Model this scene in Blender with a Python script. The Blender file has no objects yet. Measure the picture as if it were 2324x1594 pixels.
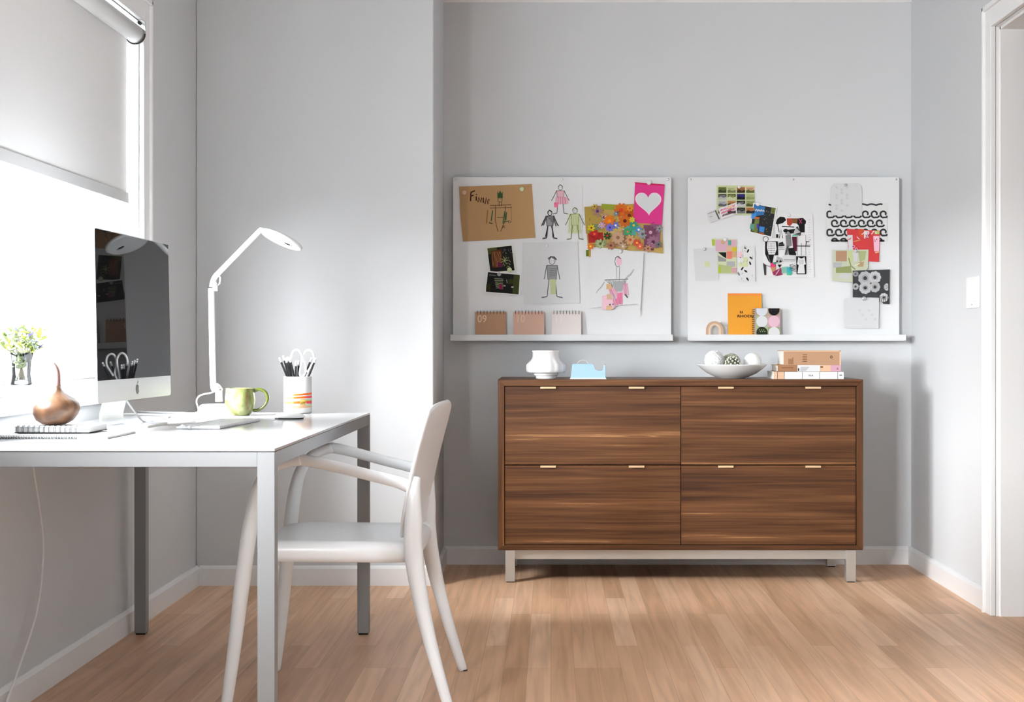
import bpy, math, random
from mathutils import Vector, Matrix
R = random.Random(7)
pi = math.pi
sc = bpy.context.scene
COL = sc.collection

# ------------------------------------------------------------------ camera, light, exposure
W, H, F, VX, VY = 2324, 1594, 3500.0, 1250.0, 780.0     # frame, focal length in pixels, vanishing point
cd = bpy.data.cameras.new('camera'); cam = bpy.data.objects.new('camera', cd); COL.objects.link(cam)
cam.location = (0, 0, 1.0); cam.rotation_euler = (pi/2, 0, 0)
cd.sensor_width = 36.0; cd.lens = 36.0*F/W
cd.shift_x = (W/2-VX)/W; cd.shift_y = (VY-H/2)/W
cd.clip_start = 0.05
sc.camera = cam
sc.view_settings.view_transform = 'Standard'
sc.view_settings.look = 'None'
sc.view_settings.gamma = 1.0
sc.view_settings.use_curve_mapping = False
sc.view_settings.exposure = 0.32

wld = bpy.data.worlds.new('daylight'); sc.world = wld; wld.use_nodes = True
bg = wld.node_tree.nodes['Background']
bg.inputs[0].default_value = (0.86, 0.94, 1.0, 1); bg.inputs[1].default_value = 7.6

def portal(name, loc, rot, sx, sy):
    ld = bpy.data.lights.new(name, 'AREA'); ld.shape = 'RECTANGLE'; ld.size = sx; ld.size_y = sy
    ld.cycles.is_portal = True
    o = bpy.data.objects.new(name, ld); COL.objects.link(o); o.location = loc; o.rotation_euler = rot
portal('daylight_portal', (-1.72, 4.33, 1.515), (0, -pi/2, 0), 1.27, 2.26)
portal('daylight_portal', (-1.72, 0.975, 1.59), (0, -pi/2, 0), 1.42, 1.55)
# area lamps added outside the two windows, standing in for strong daylight
def outside_light(name, loc, target, sx, sy, watts):
    ld = bpy.data.lights.new(name, 'AREA'); ld.shape = 'RECTANGLE'; ld.size = sx; ld.size_y = sy; ld.energy = watts; ld.color = (0.95, 0.98, 1.0)
    o = bpy.data.objects.new(name, ld); COL.objects.link(o); o.location = loc
    o.rotation_euler = (Vector(target)-Vector(loc)).to_track_quat('-Z', 'Y').to_euler()
outside_light('added_daylight', (-4.6, 3.1, 2.75), (-1.5, 4.6, 1.2), 3.2, 3.0, 2650)
outside_light('added_daylight', (-2.7, -1.9, 1.9), (-1.5, 1.0, 1.7), 1.8, 1.5, 950)  # added lamp beyond the unseen second window, brightens floor and niche

# ------------------------------------------------------------------ materials
def lin(c):
    c = c/255.0
    return c/12.92 if c <= 0.04045 else ((c+0.055)/1.055)**2.4
MC = {}
def mat(name, rgb, rough=0.5, metal=0.0, spec=0.5, coat=0.0, nz=0.0, nscale=30.0):
    """plain procedural material; rgb is 0-255 sRGB; nz = brightness mottling"""
    key = (name, rgb, rough, metal, spec, coat, nz)
    if key in MC: return MC[key]
    m = bpy.data.materials.new(name); m.use_nodes = True
    nt = m.node_tree; b = nt.nodes['Principled BSDF']
    c = (lin(rgb[0]), lin(rgb[1]), lin(rgb[2]), 1)
    b.inputs['Base Color'].default_value = c
    b.inputs['Roughness'].default_value = rough
    b.inputs['Metallic'].default_value = metal
    b.inputs['Specular IOR Level'].default_value = spec
    b.inputs['Coat Weight'].default_value = coat
    b.inputs['Coat Roughness'].default_value = 0.08
    if nz > 0:
        tc = nt.nodes.new('ShaderNodeTexCoord'); n = nt.nodes.new('ShaderNodeTexNoise')
        n.inputs['Scale'].default_value = nscale; n.inputs['Detail'].default_value = 4
        nt.links.new(tc.outputs['Object'], n.inputs['Vector'])
        mx = nt.nodes.new('ShaderNodeMix'); mx.data_type = 'RGBA'
        mx.inputs[6].default_value = tuple(v*(1-nz) for v in c[:3])+(1,)
        mx.inputs[7].default_value = tuple(min(1, v*(1+nz)) for v in c[:3])+(1,)
        nt.links.new(n.outputs['Fac'], mx.inputs[0]); nt.links.new(mx.outputs[2], b.inputs['Base Color'])
    MC[key] = m
    return m

def ink(r, g, b): return mat('ink_%d_%d_%d' % (r, g, b), (r, g, b), 0.75, spec=0.2)

def nodes(name):
    m = bpy.data.materials.new(name); m.use_nodes = True
    return m, m.node_tree, m.node_tree.nodes['Principled BSDF']

def ramp(nt, stops):
    r = nt.nodes.new('ShaderNodeValToRGB'); e = r.color_ramp.elements
    while len(e) > 1: e.remove(e[0])
    for i, (p, c) in enumerate(stops):
        el = e[0] if i == 0 else e.new(p)
        el.position = p; el.color = (lin(c[0]), lin(c[1]), lin(c[2]), 1)
    return r

def walnut(name, axis):
    """axis: 0 = grain along x, 2 = grain along z, 1 = along y"""
    m, nt, b = nodes(name)
    tc = nt.nodes.new('ShaderNodeTexCoord'); oi = nt.nodes.new('ShaderNodeObjectInfo')
    mp = nt.nodes.new('ShaderNodeMapping')
    s = [36.0, 36.0, 36.0]; s[axis] = 0.8
    mp.inputs['Scale'].default_value = s
    off = nt.nodes.new('ShaderNodeVectorMath'); off.operation = 'ADD'
    sc_ = nt.nodes.new('ShaderNodeMath'); sc_.operation = 'MULTIPLY'; sc_.inputs[1].default_value = 17.0
    nt.links.new(oi.outputs['Random'], sc_.inputs[0])
    nt.links.new(tc.outputs['Object'], mp.inputs['Vector'])
    nt.links.new(mp.outputs['Vector'], off.inputs[0]); nt.links.new(sc_.outputs[0], off.inputs[1])
    n1 = nt.nodes.new('ShaderNodeTexNoise'); n1.inputs['Scale'].default_value = 0.55; n1.inputs['Detail'].default_value = 3; n1.inputs['Distortion'].default_value = 0.6
    n2 = nt.nodes.new('ShaderNodeTexNoise'); n2.inputs['Scale'].default_value = 3.0; n2.inputs['Detail'].default_value = 6; n2.inputs['Distortion'].default_value = 0.4
    nt.links.new(off.outputs[0], n1.inputs['Vector']); nt.links.new(off.outputs[0], n2.inputs['Vector'])
    ad = nt.nodes.new('ShaderNodeMath'); ad.operation = 'MULTIPLY_ADD'; ad.inputs[1].default_value = 0.55
    nt.links.new(n1.outputs['Fac'], ad.inputs[0])
    m2 = nt.nodes.new('ShaderNodeMath'); m2.operation = 'MULTIPLY'; m2.inputs[1].default_value = 0.45
    nt.links.new(n2.outputs['Fac'], m2.inputs[0]); nt.links.new(m2.outputs[0], ad.inputs[2])
    r = ramp(nt, [(0.32, (50, 26, 11)), (0.42, (70, 40, 18)), (0.50, (87, 53, 27)), (0.57, (101, 65, 36)), (0.63, (115, 77, 45)), (0.66, (154, 112, 73)), (0.69, (105, 69, 39))])
    nt.links.new(ad.outputs[0], r.inputs[0]); nt.links.new(r.outputs[0], b.inputs['Base Color'])
    b.inputs['Roughness'].default_value = 0.42; b.inputs['Specular IOR Level'].default_value = 0.35
    return m
WAL_H = walnut('walnut_horizontal_grain', 0); WAL_V = walnut('walnut_vertical_grain', 2)

def floor_mat():
    m, nt, b = nodes('oak_strip_floor')
    tc = nt.nodes.new('ShaderNodeTexCoord')
    mp = nt.nodes.new('ShaderNodeMapping'); mp.inputs['Rotation'].default_value = (0, 0, pi/2)
    nt.links.new(tc.outputs['Object'], mp.inputs['Vector'])
    br = nt.nodes.new('ShaderNodeTexBrick')
    br.inputs['Scale'].default_value = 1.0; br.inputs['Brick Width'].default_value = 0.95; br.inputs['Row Height'].default_value = 0.072
    br.inputs['Mortar Size'].default_value = 0.0007; br.inputs['Mortar Smooth'].default_value = 0.4; br.offset = 0.37; br.offset_frequency = 3
    br.inputs['Color1'].default_value = (0, 0, 0, 1); br.inputs['Color2'].default_value = (1, 1, 1, 1); br.inputs['Mortar'].default_value = (0.0, 0.0, 0.0, 1)
    br.inputs['Bias'].default_value = 0.0
    nt.links.new(mp.outputs['Vector'], br.inputs['Vector'])
    r = ramp(nt, [(0.0, (206, 163, 127)), (0.3, (222, 178, 141)), (0.7, (230, 187, 151)), (1.0, (240, 200, 166))])
    nt.links.new(br.outputs['Color'], r.inputs[0])
    mp2 = nt.nodes.new('ShaderNodeMapping'); mp2.inputs['Scale'].default_value = (38, 1.6, 1)
    nt.links.new(tc.outputs['Object'], mp2.inputs['Vector'])
    n = nt.nodes.new('ShaderNodeTexNoise'); n.inputs['Scale'].default_value = 1.0; n.inputs['Detail'].default_value = 6; n.inputs['Distortion'].default_value = 0.5
    nt.links.new(mp2.outputs['Vector'], n.inputs['Vector'])
    gr = ramp(nt, [(0.25, (222, 218, 214)), (0.6, (255, 255, 255))])
    nt.links.new(n.outputs['Fac'], gr.inputs[0])
    mx = nt.nodes.new('ShaderNodeMix'); mx.data_type = 'RGBA'; mx.blend_type = 'MULTIPLY'; mx.inputs[0].default_value = 1.0
    nt.links.new(r.outputs[0], mx.inputs[6]); nt.links.new(gr.outputs[0], mx.inputs[7])
    # plank joints, a little darker
    mo = nt.nodes.new('ShaderNodeMix'); mo.data_type = 'RGBA'; mo.inputs[7].default_value = (0.16, 0.09, 0.05, 1)
    ml = nt.nodes.new('ShaderNodeMath'); ml.operation = 'MULTIPLY'; ml.inputs[1].default_value = 0.35
    nt.links.new(br.outputs['Fac'], ml.inputs[0]); nt.links.new(ml.outputs[0], mo.inputs[0]); nt.links.new(mx.outputs[2], mo.inputs[6])
    nt.links.new(mo.outputs[2], b.inputs['Base Color'])
    b.inputs['Roughness'].default_value = 0.42; b.inputs['Specular IOR Level'].default_value = 0.25
    return m
FLOORM = floor_mat()

def paint(name, rgb, bump=0.02):
    m, nt, b = nodes(name)
    b.inputs['Base Color'].default_value = (lin(rgb[0]), lin(rgb[1]), lin(rgb[2]), 1)
    b.inputs['Roughness'].default_value = 0.7; b.inputs['Specular IOR Level'].default_value = 0.25
    tc = nt.nodes.new('ShaderNodeTexCoord'); n = nt.nodes.new('ShaderNodeTexNoise'); n.inputs['Scale'].default_value = 220
    bp = nt.nodes.new('ShaderNodeBump'); bp.inputs['Strength'].default_value = bump; bp.inputs['Distance'].default_value = 0.002
    nt.links.new(tc.outputs['Object'], n.inputs['Vector']); nt.links.new(n.outputs['Fac'], bp.inputs['Height']); nt.links.new(bp.outputs[0], b.inputs['Normal'])
    return m
WALL = paint('grey_wall_paint', (212, 214, 216))
CEIL = paint('ceiling_paint', (228, 228, 228))
TRIM = mat('white_trim_paint', (238, 238, 238), 0.35, spec=0.4)
WHITE = mat('white_plastic', (240, 240, 240), 0.3)
CHAIRM = mat('white_chair_plastic', (234, 236, 238), 0.32, spec=0.5)
LAMPM = mat('white_lamp_enamel', (226, 226, 226), 0.25)
LAQ = mat('white_lacquer', (198, 198, 199), 0.14, spec=0.5)
STEEL = mat('satin_steel', (146, 148, 150), 0.5, metal=0.6)
ALU = mat('aluminium', (205, 206, 208), 0.38, metal=0.55)
CHROME = mat('chrome', (215, 215, 215), 0.12, metal=1.0)
DARK = mat('black_plastic', (16, 16, 17), 0.35)
BRASS = mat('pale_brass', (232, 200, 160), 0.35, metal=0.55)
PAPER = ink(232, 232, 232)

def screen_mat():
    m, nt, b = nodes('black_screen_glass')
    b.inputs['Base Color'].default_value = (0.008, 0.008, 0.009, 1)
    b.inputs['Roughness'].default_value = 0.015; b.inputs['IOR'].default_value = 1.16
    return m
SCREEN = screen_mat()

def pane_mat():
    m = bpy.data.materials.new('window_glass'); m.use_nodes = True; nt = m.node_tree
    nt.nodes.remove(nt.nodes['Principled BSDF']); out = nt.nodes['Material Output']
    t = nt.nodes.new('ShaderNodeBsdfTransparent'); g = nt.nodes.new('ShaderNodeBsdfGlossy'); g.inputs['Roughness'].default_value = 0.02
    mx = nt.nodes.new('ShaderNodeMixShader'); mx.inputs[0].default_value = 0.06
    nt.links.new(t.outputs[0], mx.inputs[1]); nt.links.new(g.outputs[0], mx.inputs[2]); nt.links.new(mx.outputs[0], out.inputs[0])
    return m
PANE = pane_mat()

def blind_mat():
    m = bpy.data.materials.new('roller_blind_fabric'); m.use_nodes = True; nt = m.node_tree
    nt.nodes.remove(nt.nodes['Principled BSDF']); out = nt.nodes['Material Output']
    d = nt.nodes.new('ShaderNodeBsdfDiffuse'); d.inputs[0].default_value = (0.80, 0.80, 0.80, 1)
    t = nt.nodes.new('ShaderNodeBsdfTranslucent'); t.inputs[0].default_value = (0.13, 0.13, 0.13, 1)
    mx = nt.nodes.new('ShaderNodeMixShader'); mx.inputs[0].default_value = 0.05
    w = nt.nodes.new('ShaderNodeTexWave'); w.inputs['Scale'].default_value = 160
    tc = nt.nodes.new('ShaderNodeTexCoord'); bp = nt.nodes.new('ShaderNodeBump'); bp.inputs['Strength'].default_value = 0.05; bp.inputs['Distance'].default_value = 0.001
    nt.links.new(tc.outputs['Object'], w.inputs['Vector']); nt.links.new(w.outputs['Fac'], bp.inputs['Height']); nt.links.new(bp.outputs[0], d.inputs['Normal'])
    nt.links.new(d.outputs[0], mx.inputs[1]); nt.links.new(t.outputs[0], mx.inputs[2]); nt.links.new(mx.outputs[0], out.inputs[0])
    return m
BLIND = blind_mat()

def gourd_mat():
    m, nt, b = nodes('turned_wood')
    tc = nt.nodes.new('ShaderNodeTexCoord'); w = nt.nodes.new('ShaderNodeTexNoise'); w.inputs['Scale'].default_value = 14; w.inputs['Detail'].default_value = 4; w.inputs['Distortion'].default_value = 1.2
    nt.links.new(tc.outputs['Object'], w.inputs['Vector'])
    r = ramp(nt, [(0.3, (66, 42, 26)), (0.5, (94, 64, 41)), (0.7, (118, 84, 58))])
    nt.links.new(w.outputs['Fac'], r.inputs[0]); nt.links.new(r.outputs[0], b.inputs['Base Color'])
    b.inputs['Roughness'].default_value = 0.4
    return m
GOURD = gourd_mat()

def mug_mat():
    m, nt, b = nodes('green_brown_glaze')
    tc = nt.nodes.new('ShaderNodeTexCoord')
    n = nt.nodes.new('ShaderNodeTexNoise'); n.inputs['Scale'].default_value = 9; n.inputs['Detail'].default_value = 5; n.inputs['Distortion'].default_value = 1.0
    nt.links.new(tc.outputs['Object'], n.inputs['Vector'])
    r = ramp(nt, [(0.30, (176, 182, 140)), (0.45, (140, 148, 92)), (0.53, (112, 118, 56)), (0.58, (112, 78, 34)), (0.70, (138, 94, 54))])
    nt.links.new(n.outputs['Fac'], r.inputs[0]); nt.links.new(r.outputs[0], b.inputs['Base Color'])
    b.inputs['Roughness'].default_value = 0.15; b.inputs['Coat Weight'].default_value = 0.5
    return m
MUG = mug_mat()

def glass_mat():
    m = bpy.data.materials.new('clear_vase_glass'); m.use_nodes = True; nt = m.node_tree
    nt.nodes.remove(nt.nodes['Principled BSDF']); out = nt.nodes['Material Output']
    t = nt.nodes.new('ShaderNodeBsdfTransparent'); t.inputs[0].default_value = (0.93, 0.94, 0.94, 1)
    g = nt.nodes.new('ShaderNodeBsdfGlossy'); g.inputs['Roughness'].default_value = 0.02
    lw = nt.nodes.new('ShaderNodeLayerWeight'); lw.inputs[0].default_value = 0.35
    mx = nt.nodes.new('ShaderNodeMixShader')
    nt.links.new(lw.outputs['Fresnel'], mx.inputs[0])
    nt.links.new(t.outputs[0], mx.inputs[1]); nt.links.new(g.outputs[0], mx.inputs[2]); nt.links.new(mx.outputs[0], out.inputs[0])
    return m
VGLASS = glass_mat()

# ------------------------------------------------------------------ mesh helpers
ORG = {}
class MB:
    def __init__(s): s.v = []; s.f = []; s.m = []; s.sm = []; s.mats = []
    def mi(s, m):
        if m is None: return 0
        if m not in s.mats: s.mats.append(m)
        return s.mats.index(m)
    def add(s, vs, fs, m=None, smooth=False):
        b = len(s.v); i = s.mi(m)
        s.v += [Vector(p) for p in vs]
        for f in fs: s.f.append([b+k for k in f]); s.m.append(i); s.sm.append(smooth)
        return s
    def box(s, a, b, m=None, M=None):
        x0, y0, z0 = a; x1, y1, z1 = b
        vs = [Vector(p) for p in ((x0,y0,z0),(x1,y0,z0),(x1,y1,z0),(x0,y1,z0),(x0,y0,z1),(x1,y0,z1),(x1,y1,z1),(x0,y1,z1))]
        if M: vs = [M @ p for p in vs]
        return s.add(vs, [(0,3,2,1),(4,5,6,7),(0,1,5,4),(1,2,6,5),(2,3,7,6),(3,0,4,7)], m)
    def prism(s, poly, n, m=None, smooth=False):
        """poly: closed list of 3D points, extruded by vector n"""
        k = len(poly); n = Vector(n); A = [Vector(p) for p in poly]; B = [p+n for p in A]
        nn = Vector((0,0,0))
        for i in range(k): nn += A[i].cross(A[(i+1) % k])
        fl = nn.dot(n) > 0
        a = list(range(k)); b = list(range(k, 2*k))
        sides = [(i, (i+1) % k, k+(i+1) % k, k+i) for i in range(k)]
        if fl: fs = [a[::-1], b] + sides
        else: fs = [a, b[::-1]] + [q[::-1] for q in sides]
        return s.add(A+B, fs, m, smooth)
    def rings(s, rs, m=None, caps=True, smooth=True, closed=False):
        k = len(rs[0]); vs = [p for r in rs for p in r]; fs = []
        N = len(rs)
        for i in range(N if closed else N-1):
            j = (i+1) % N
            for a in range(k):
                b = (a+1) % k
                fs.append((i*k+a, i*k+b, j*k+b, j*k+a))
        if caps and not closed: fs.append(tuple(range(k))[::-1]); fs.append(tuple((N-1)*k+a for a in range(k)))
        return s.add(vs, fs, m, smooth)
    def lathe(s, prof, c, m=None, n=48, M=None, caps=True, smooth=True, fn=None):
        """prof: (r, z) pairs; c: centre of the base"""
        rs = []
        for r, z in prof:
            ring = []
            for a in range(n):
                t = 2*pi*a/n; rr = max(r, 1e-5)*(fn(t, z) if fn else 1)
                p = Vector((rr*math.cos(t), rr*math.sin(t), z))
                if M: p = M @ p
                ring.append(p+Vector(c))
            rs.append(ring)
        return s.rings(rs, m, caps, smooth)
    def tube(s, pts, rad, m=None, n=12, flat=1.0, up=None, closed=False, smooth=True):
        P = [Vector(p) for p in pts]; N = len(P)
        rr = rad if isinstance(rad, (list, tuple)) else [rad]*N
        u = Vector(up) if up else None; rs = []; prev = None
        for i in range(N):
            if closed: t = P[(i+1) % N]-P[i-1]
            else: t = (P[min(i+1, N-1)]-P[max(i-1, 0)])
            t.normalize()
            if u is not None: a = t.cross(u)
            elif prev is None: a = t.cross(Vector((0, 0, 1)) if abs(t.z) < 0.9 else Vector((0, 1, 0)))
            else: a = prev - t*prev.dot(t)
            if a.length < 1e-6: a = Vector((1, 0, 0))
            a.normalize(); prev = a; b = t.cross(a)
            rs.append([P[i]+a*(rr[i]*math.cos(2*pi*k/n))+b*(rr[i]*flat*math.sin(2*pi*k/n)) for k in range(n)])
        return s.rings(rs, m, not closed, smooth, closed)
    def sphere(s, c, r, m=None, n=20, sc=(1, 1, 1), M=None, smooth=True):
        pr = [(r*math.sin(pi*i/(n//2)), -r*math.cos(pi*i/(n//2))) for i in range(n//2+1)]
        S = Matrix.Diagonal((sc[0], sc[1], sc[2]))
        return s.lathe(pr, c, m, n, (M @ S) if M else S, smooth=smooth)
    def text(s, txt, size, fn, m, depth=0.0, align='LEFT', sx=1.0, bold=0.0):
        cu = bpy.data.curves.new('t', 'FONT'); cu.body = txt; cu.size = size; cu.align_x = align; cu.extrude = depth; cu.resolution_u = 3; cu.offset = bold
        o = bpy.data.objects.new('t', cu); COL.objects.link(o)
        dg = bpy.context.evaluated_depsgraph_get(); me = o.evaluated_get(dg).to_mesh()
        vs = [fn(v.co.x*sx, v.co.y, v.co.z) for v in me.vertices]; fs = [tuple(p.vertices) for p in me.polygons]
        o.evaluated_get(dg).to_mesh_clear()
        bpy.data.objects.remove(o); bpy.data.curves.remove(cu)
        return s.add(vs, fs, m)
    def build(s, name, m=None, parent=None, bevel=0.0, seg=2, origin=None, subsurf=0, solid=0.0, angle=40):
        me = bpy.data.meshes.new(name)
        if parent is not None: org = ORG[parent.name]
        elif origin is not None: org = Vector(origin)
        else:
            lo = [min(p[i] for p in s.v) for i in range(3)]; hi = [max(p[i] for p in s.v) for i in range(3)]
            org = Vector(((lo[0]+hi[0])/2, (lo[1]+hi[1])/2, lo[2]))
        me.from_pydata([tuple(p-org) for p in s.v], [], s.f)
        ms = s.mats if s.mats else [m]
        if m is not None and s.mats and m not in ms: pass
        for x in ms: me.materials.append(x)
        for p, i, q in zip(me.polygons, s.m, s.sm): p.material_index = i if s.mats else 0; p.use_smooth = q
        me.update(); me.validate()
        o = bpy.data.objects.new(name, me); COL.objects.link(o)
        if parent is not None: o.parent = parent
        else: o.location = org
        ORG[o.name] = org
        if solid:
            k = o.modifiers.new('solid', 'SOLIDIFY'); k.thickness = solid; k.offset = 0
        if bevel:
            k = o.modifiers.new('bevel', 'BEVEL'); k.width = bevel; k.segments = seg; k.limit_method = 'ANGLE'; k.angle_limit = math.radians(angle)
            for p in me.polygons: p.use_smooth = True
            w = o.modifiers.new('wn', 'WEIGHTED_NORMAL'); w.keep_sharp = True
        if subsurf:
            k = o.modifiers.new('ss', 'SUBSURF'); k.levels = subsurf; k.render_levels = subsurf
        return o

def tag(o, label=None, cat=None, group=None, kind=None):
    if label: o['label'] = label
    if cat: o['category'] = cat
    if group: o['group'] = group
    if kind: o['kind'] = kind
    return o
def thing(name, loc, label=None, cat=None, group=None, kind=None):
    o = bpy.data.objects.new(name, None); o.empty_display_size = 0.05; COL.objects.link(o); o.location = loc
    ORG[o.name] = Vector(loc)
    return tag(o, label, cat, group, kind)
def struct(o): o['kind'] = 'structure'; return o
def smooth_path(pts, k=8):
    P = [Vector(p) for p in pts]; out = []
    for i in range(len(P)-1):
        p0 = P[max(i-1, 0)]; p1 = P[i]; p2 = P[i+1]; p3 = P[min(i+2, len(P)-1)]
        for j in range(k):
            t = j/k
            out.append(0.5*((2*p1)+(p2-p0)*t+(2*p0-5*p1+4*p2-p3)*t*t+(3*p1-p0-3*p2+p3)*t**3))
    out.append(P[-1]); return out
def lerp_list(a, n):
    out = []
    for i in range(n):
        t = i/(n-1)*(len(a)-1); k = min(int(t), len(a)-2); out.append(a[k]+(a[k+1]-a[k])*(t-k))
    return out

# ------------------------------------------------------------------ room
XL, XR, YB, YN, YC = -1.467, 1.632, 6.986, 6.378, -2.5   # left wall, right wall, niche wall, chimney breast, wall behind camera
XC, ZC = -0.485, 2.62
struct(MB().box((-1.75, -2.8, -0.06), (4.3, 7.2, 0)).build('floor', FLOORM, origin=(0, 0, 0)))
struct(MB().box((-1.75, -2.8, ZC), (4.3, 7.2, ZC+0.1)).build('ceiling', CEIL))
# left wall with two window openings
W1 = (3.2, 5.49, 0.88, 2.15); W2 = (0.2, 1.75, 0.88, 2.3)
def wall_left():
    b = MB(); x0, x1 = -1.66, XL
    ys = [-2.6, W2[0], W2[1], W1[0], W1[1], YN]
    b.box((x0, ys[0], 0), (x1, ys[1], ZC)); b.box((x0, ys[2], 0), (x1, ys[3], ZC)); b.box((x0, ys[4], 0), (x1, 7.1, ZC))
    for w in (W1, W2):
        b.box((x0, w[0], 0), (x1, w[1], w[2])); b.box((x0, w[0], w[3]), (x1, w[1], ZC))
    return b
struct(wall_left().build('wall_left', WALL))
struct(MB().box((XL, YN, 0), (XC, 7.1, ZC)).build('wall_chimney_breast', WALL, bevel=0.006, seg=3))
struct(MB().box((XC, YB, 0), (XR+0.1, 7.1, ZC)).build('wall_back', WALL))
DY0, DY1, DZ = 4.75, 5.655, 2.163
TH = 0.112
b = MB(); b.box((XR, YC-.1, 0), (XR+TH, DY0, ZC)); b.box((XR, DY1, 0), (XR+TH, 7.1, ZC)); b.box((XR, DY0, DZ), (XR+TH, DY1, ZC))
struct(b.build('wall_right', WALL))
b = MB(); b.box((XL-.2, -2.6, 0), (XR+.1, YC, ZC))
struct(b.build('wall_front', WALL))
b = MB(); b.box((4.0, 3.2, 0), (4.1, 6.6, ZC)); b.box((XR+TH, 3.1, 0), (4.1, 3.2, ZC)); b.box((XR+TH, 6.5, 0), (4.1, 6.6, ZC))
struct(b.build('wall_hall', WALL))
def board_run(name, pts_in, h=0.082, t=0.015):
    (x0, y0), (x1, y1) = pts_in
    d = Vector((x1-x0, y1-y0, 0)); L = d.length; d.normalize(); n = Vector((-d.y, d.x, 0))
    prof = [(0, 0), (t, 0), (t, h-0.012), (t*0.6, h-0.004), (t*0.35, h), (0, h)]
    P = [Vector((x0, y0, 0)) + n*a + Vector((0, 0, z)) for a, z in prof]
    return struct(MB().prism(P, d*L).build(name, TRIM))
board_run('baseboard_left', ((XL, YN), (XL, YC)), t=0.016)
board_run('baseboard_chimney_breast', ((XC+.016, YN), (XL+.016, YN)))
board_run('baseboard_return', ((XC, YB-.015), (XC, YN-.015)))
board_run('baseboard_back', ((XR-.015, YB), (XC, YB)))
board_run('baseboard_right', ((XR, DY1+.086), (XR, YB)), t=0.017)
board_run('baseboard_right', ((XR, YC), (XR, DY0-.09)), t=0.017)
prof = [(0, 2.546), (0.006, 2.546), (0.012, 2.556), (0.03, 2.58), (0.055, 2.606), (0.06, 2.62), (0, 2.62)]
struct(MB().prism([(XC, YB-a, z) for a, z in prof], (XR-XC, 0, 0)).build('trim_crown', TRIM))

# door opening: casing, jamb, open door
def casing(name, x, face, y0, y1, ztop, w, t, z0=0.0, bottom=False):
    """casing round an opening in a wall at x; face=+1 faces +x"""
    b = MB()
    def lay(ya, yb, za, zb):
        b.box((min(x, x+face*t), ya, za), (max(x, x+face*t), yb, zb))
        b.box((min(x, x+face*(t+.008)), ya+.012 if yb-ya < .2 else ya, za), (max(x, x+face*(t+.008)), ya+.03 if yb-ya < .2 else yb, zb)) if False else None
    lay(y0-w, y0, z0, ztop+w); lay(y1, y1+w, z0, ztop+w); lay(y0, y1, ztop, ztop+w)
    # raised back band along the outer edge
    bw = 0.018; tt = t+0.010
    def band(ya, yb, za, zb): b.box((min(x, x+face*tt), ya, za), (max(x, x+face*tt), yb, zb))
    band(y0-w-.001, y0-w+bw, z0, ztop+w); band(y1+w-bw, y1+w+.001, z0, ztop+w); band(y0-w, y1+w, ztop+w-bw, ztop+w+.001)
    return b.build(name, TRIM, bevel=0.003)
dr = thing('door_1', (XR, (DY0+DY1)/2, 0), kind='structure')
def reparent(o, p):
    o.parent = p; o.location = o.location - Vector(ORG[p.name]); return o
reparent(casing('door_casing', XR, -1, DY0, DY1, DZ, 0.085, 0.02), dr)
b = MB(); b.box((XR, DY1-.002, 0), (XR+TH, DY1+.002, DZ)); b.box((XR, DY0-.002, 0), (XR+TH, DY0+.002, DZ)); b.box((XR, DY0, DZ-.002), (XR+TH, DY1, DZ+.002))
b.box((XR+.014, DY1-.012, 0), (XR+TH-.004, DY1, DZ)); b.box((XR+.014, DY0, 0), (XR+TH-.004, DY0+.012, DZ)); b.box((XR+.014, DY0, DZ-.012), (XR+TH-.004, DY1, DZ))
b.build('door_jamb', TRIM, parent=dr)

# window 1 -------------------------------------------------
wn = thing('window_1', (XL, (W1[0]+W1[1])/2, W1[2]), kind='structure')
reparent(casing('window_casing', XL, 1, W1[0], W1[1], W1[3], 0.088, 0.020, z0=W1[2]), wn)
b = MB(); b.box((-1.66, W1[0]-.13, 0.86), (XL+.052, W1[1]+.13, 0.884)); b.build('window_sill', TRIM, parent=wn, bevel=0.004)
b = MB(); b.box((XL, W1[0]-.085, 0.805), (XL+.018, W1[1]+.085, 0.86)); b.build('window_apron', TRIM, parent=wn, bevel=0.003)
b = MB(); b.box((-1.66, W1[0]-.002, .884), (XL, W1[0]+.003, W1[3])); b.box((-1.66, W1[1]-.003, .884), (XL, W1[1]+.002, W1[3])); b.box((-1.66, W1[0], W1[3]-.003), (XL, W1[1], W1[3]+.002))
b.build('window_jamb', TRIM, parent=wn)
b = MB(); b.box((-1.62, 4.875, .884), (-1.512, 4.925, W1[3])); b.box((-1.62, 4.865, .884), (-1.58, 4.935, W1[3])); b.build('window_mullion', TRIM, parent=wn, bevel=0.004)
def sash(y0, y1, z0, z1, x, lock):
    f = MB(); s = 0.046; t = 0.034
    f.box((x-t/2, y0, z0), (x+t/2, y0+s, z1)); f.box((x-t/2, y1-s, z0), (x+t/2, y1, z1))
    f.box((x-t/2, y0+s, z0), (x+t/2, y1-s, z0+s+.012)); f.box((x-t/2, y0+s, z1-s), (x+t/2, y1-s, z1))
    f.box((x-.006, y0+s, z0+s+.012), (x+.004, y0+s+.008, z1-s)); f.box((x-.006, y1-s-.008, z0+s+.012), (x+.004, y1-s, z1-s))
    o = f.build('window_sash', TRIM, parent=wn, bevel=0.003)
    ORG[o.name] = ORG[wn.name]
    MB().box((x-.003, y0+s, z0+s), (x+.001, y1-s, z1-s)).build('window_pane', PANE, parent=o)
    if lock:
        k = MB(); c = (x+t/2+.008, (y0+y1)/2-.06, z1-.018)
        k.box((c[0]-.008, c[1]-.03, c[2]-.006), (c[0]+.004, c[1]+.03, c[2]+.003)); k.lathe([(0.012, 0), (0.012, .008), (.006, .012)], (c[0], c[1], c[2]+.003), n=16)
        k.box((c[0]-.002, c[1]-.004, c[2]+.008), (c[0]+.022, c[1]+.004, c[2]+.014))
        k.build('sash_lock', CHROME, parent=o)
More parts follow.
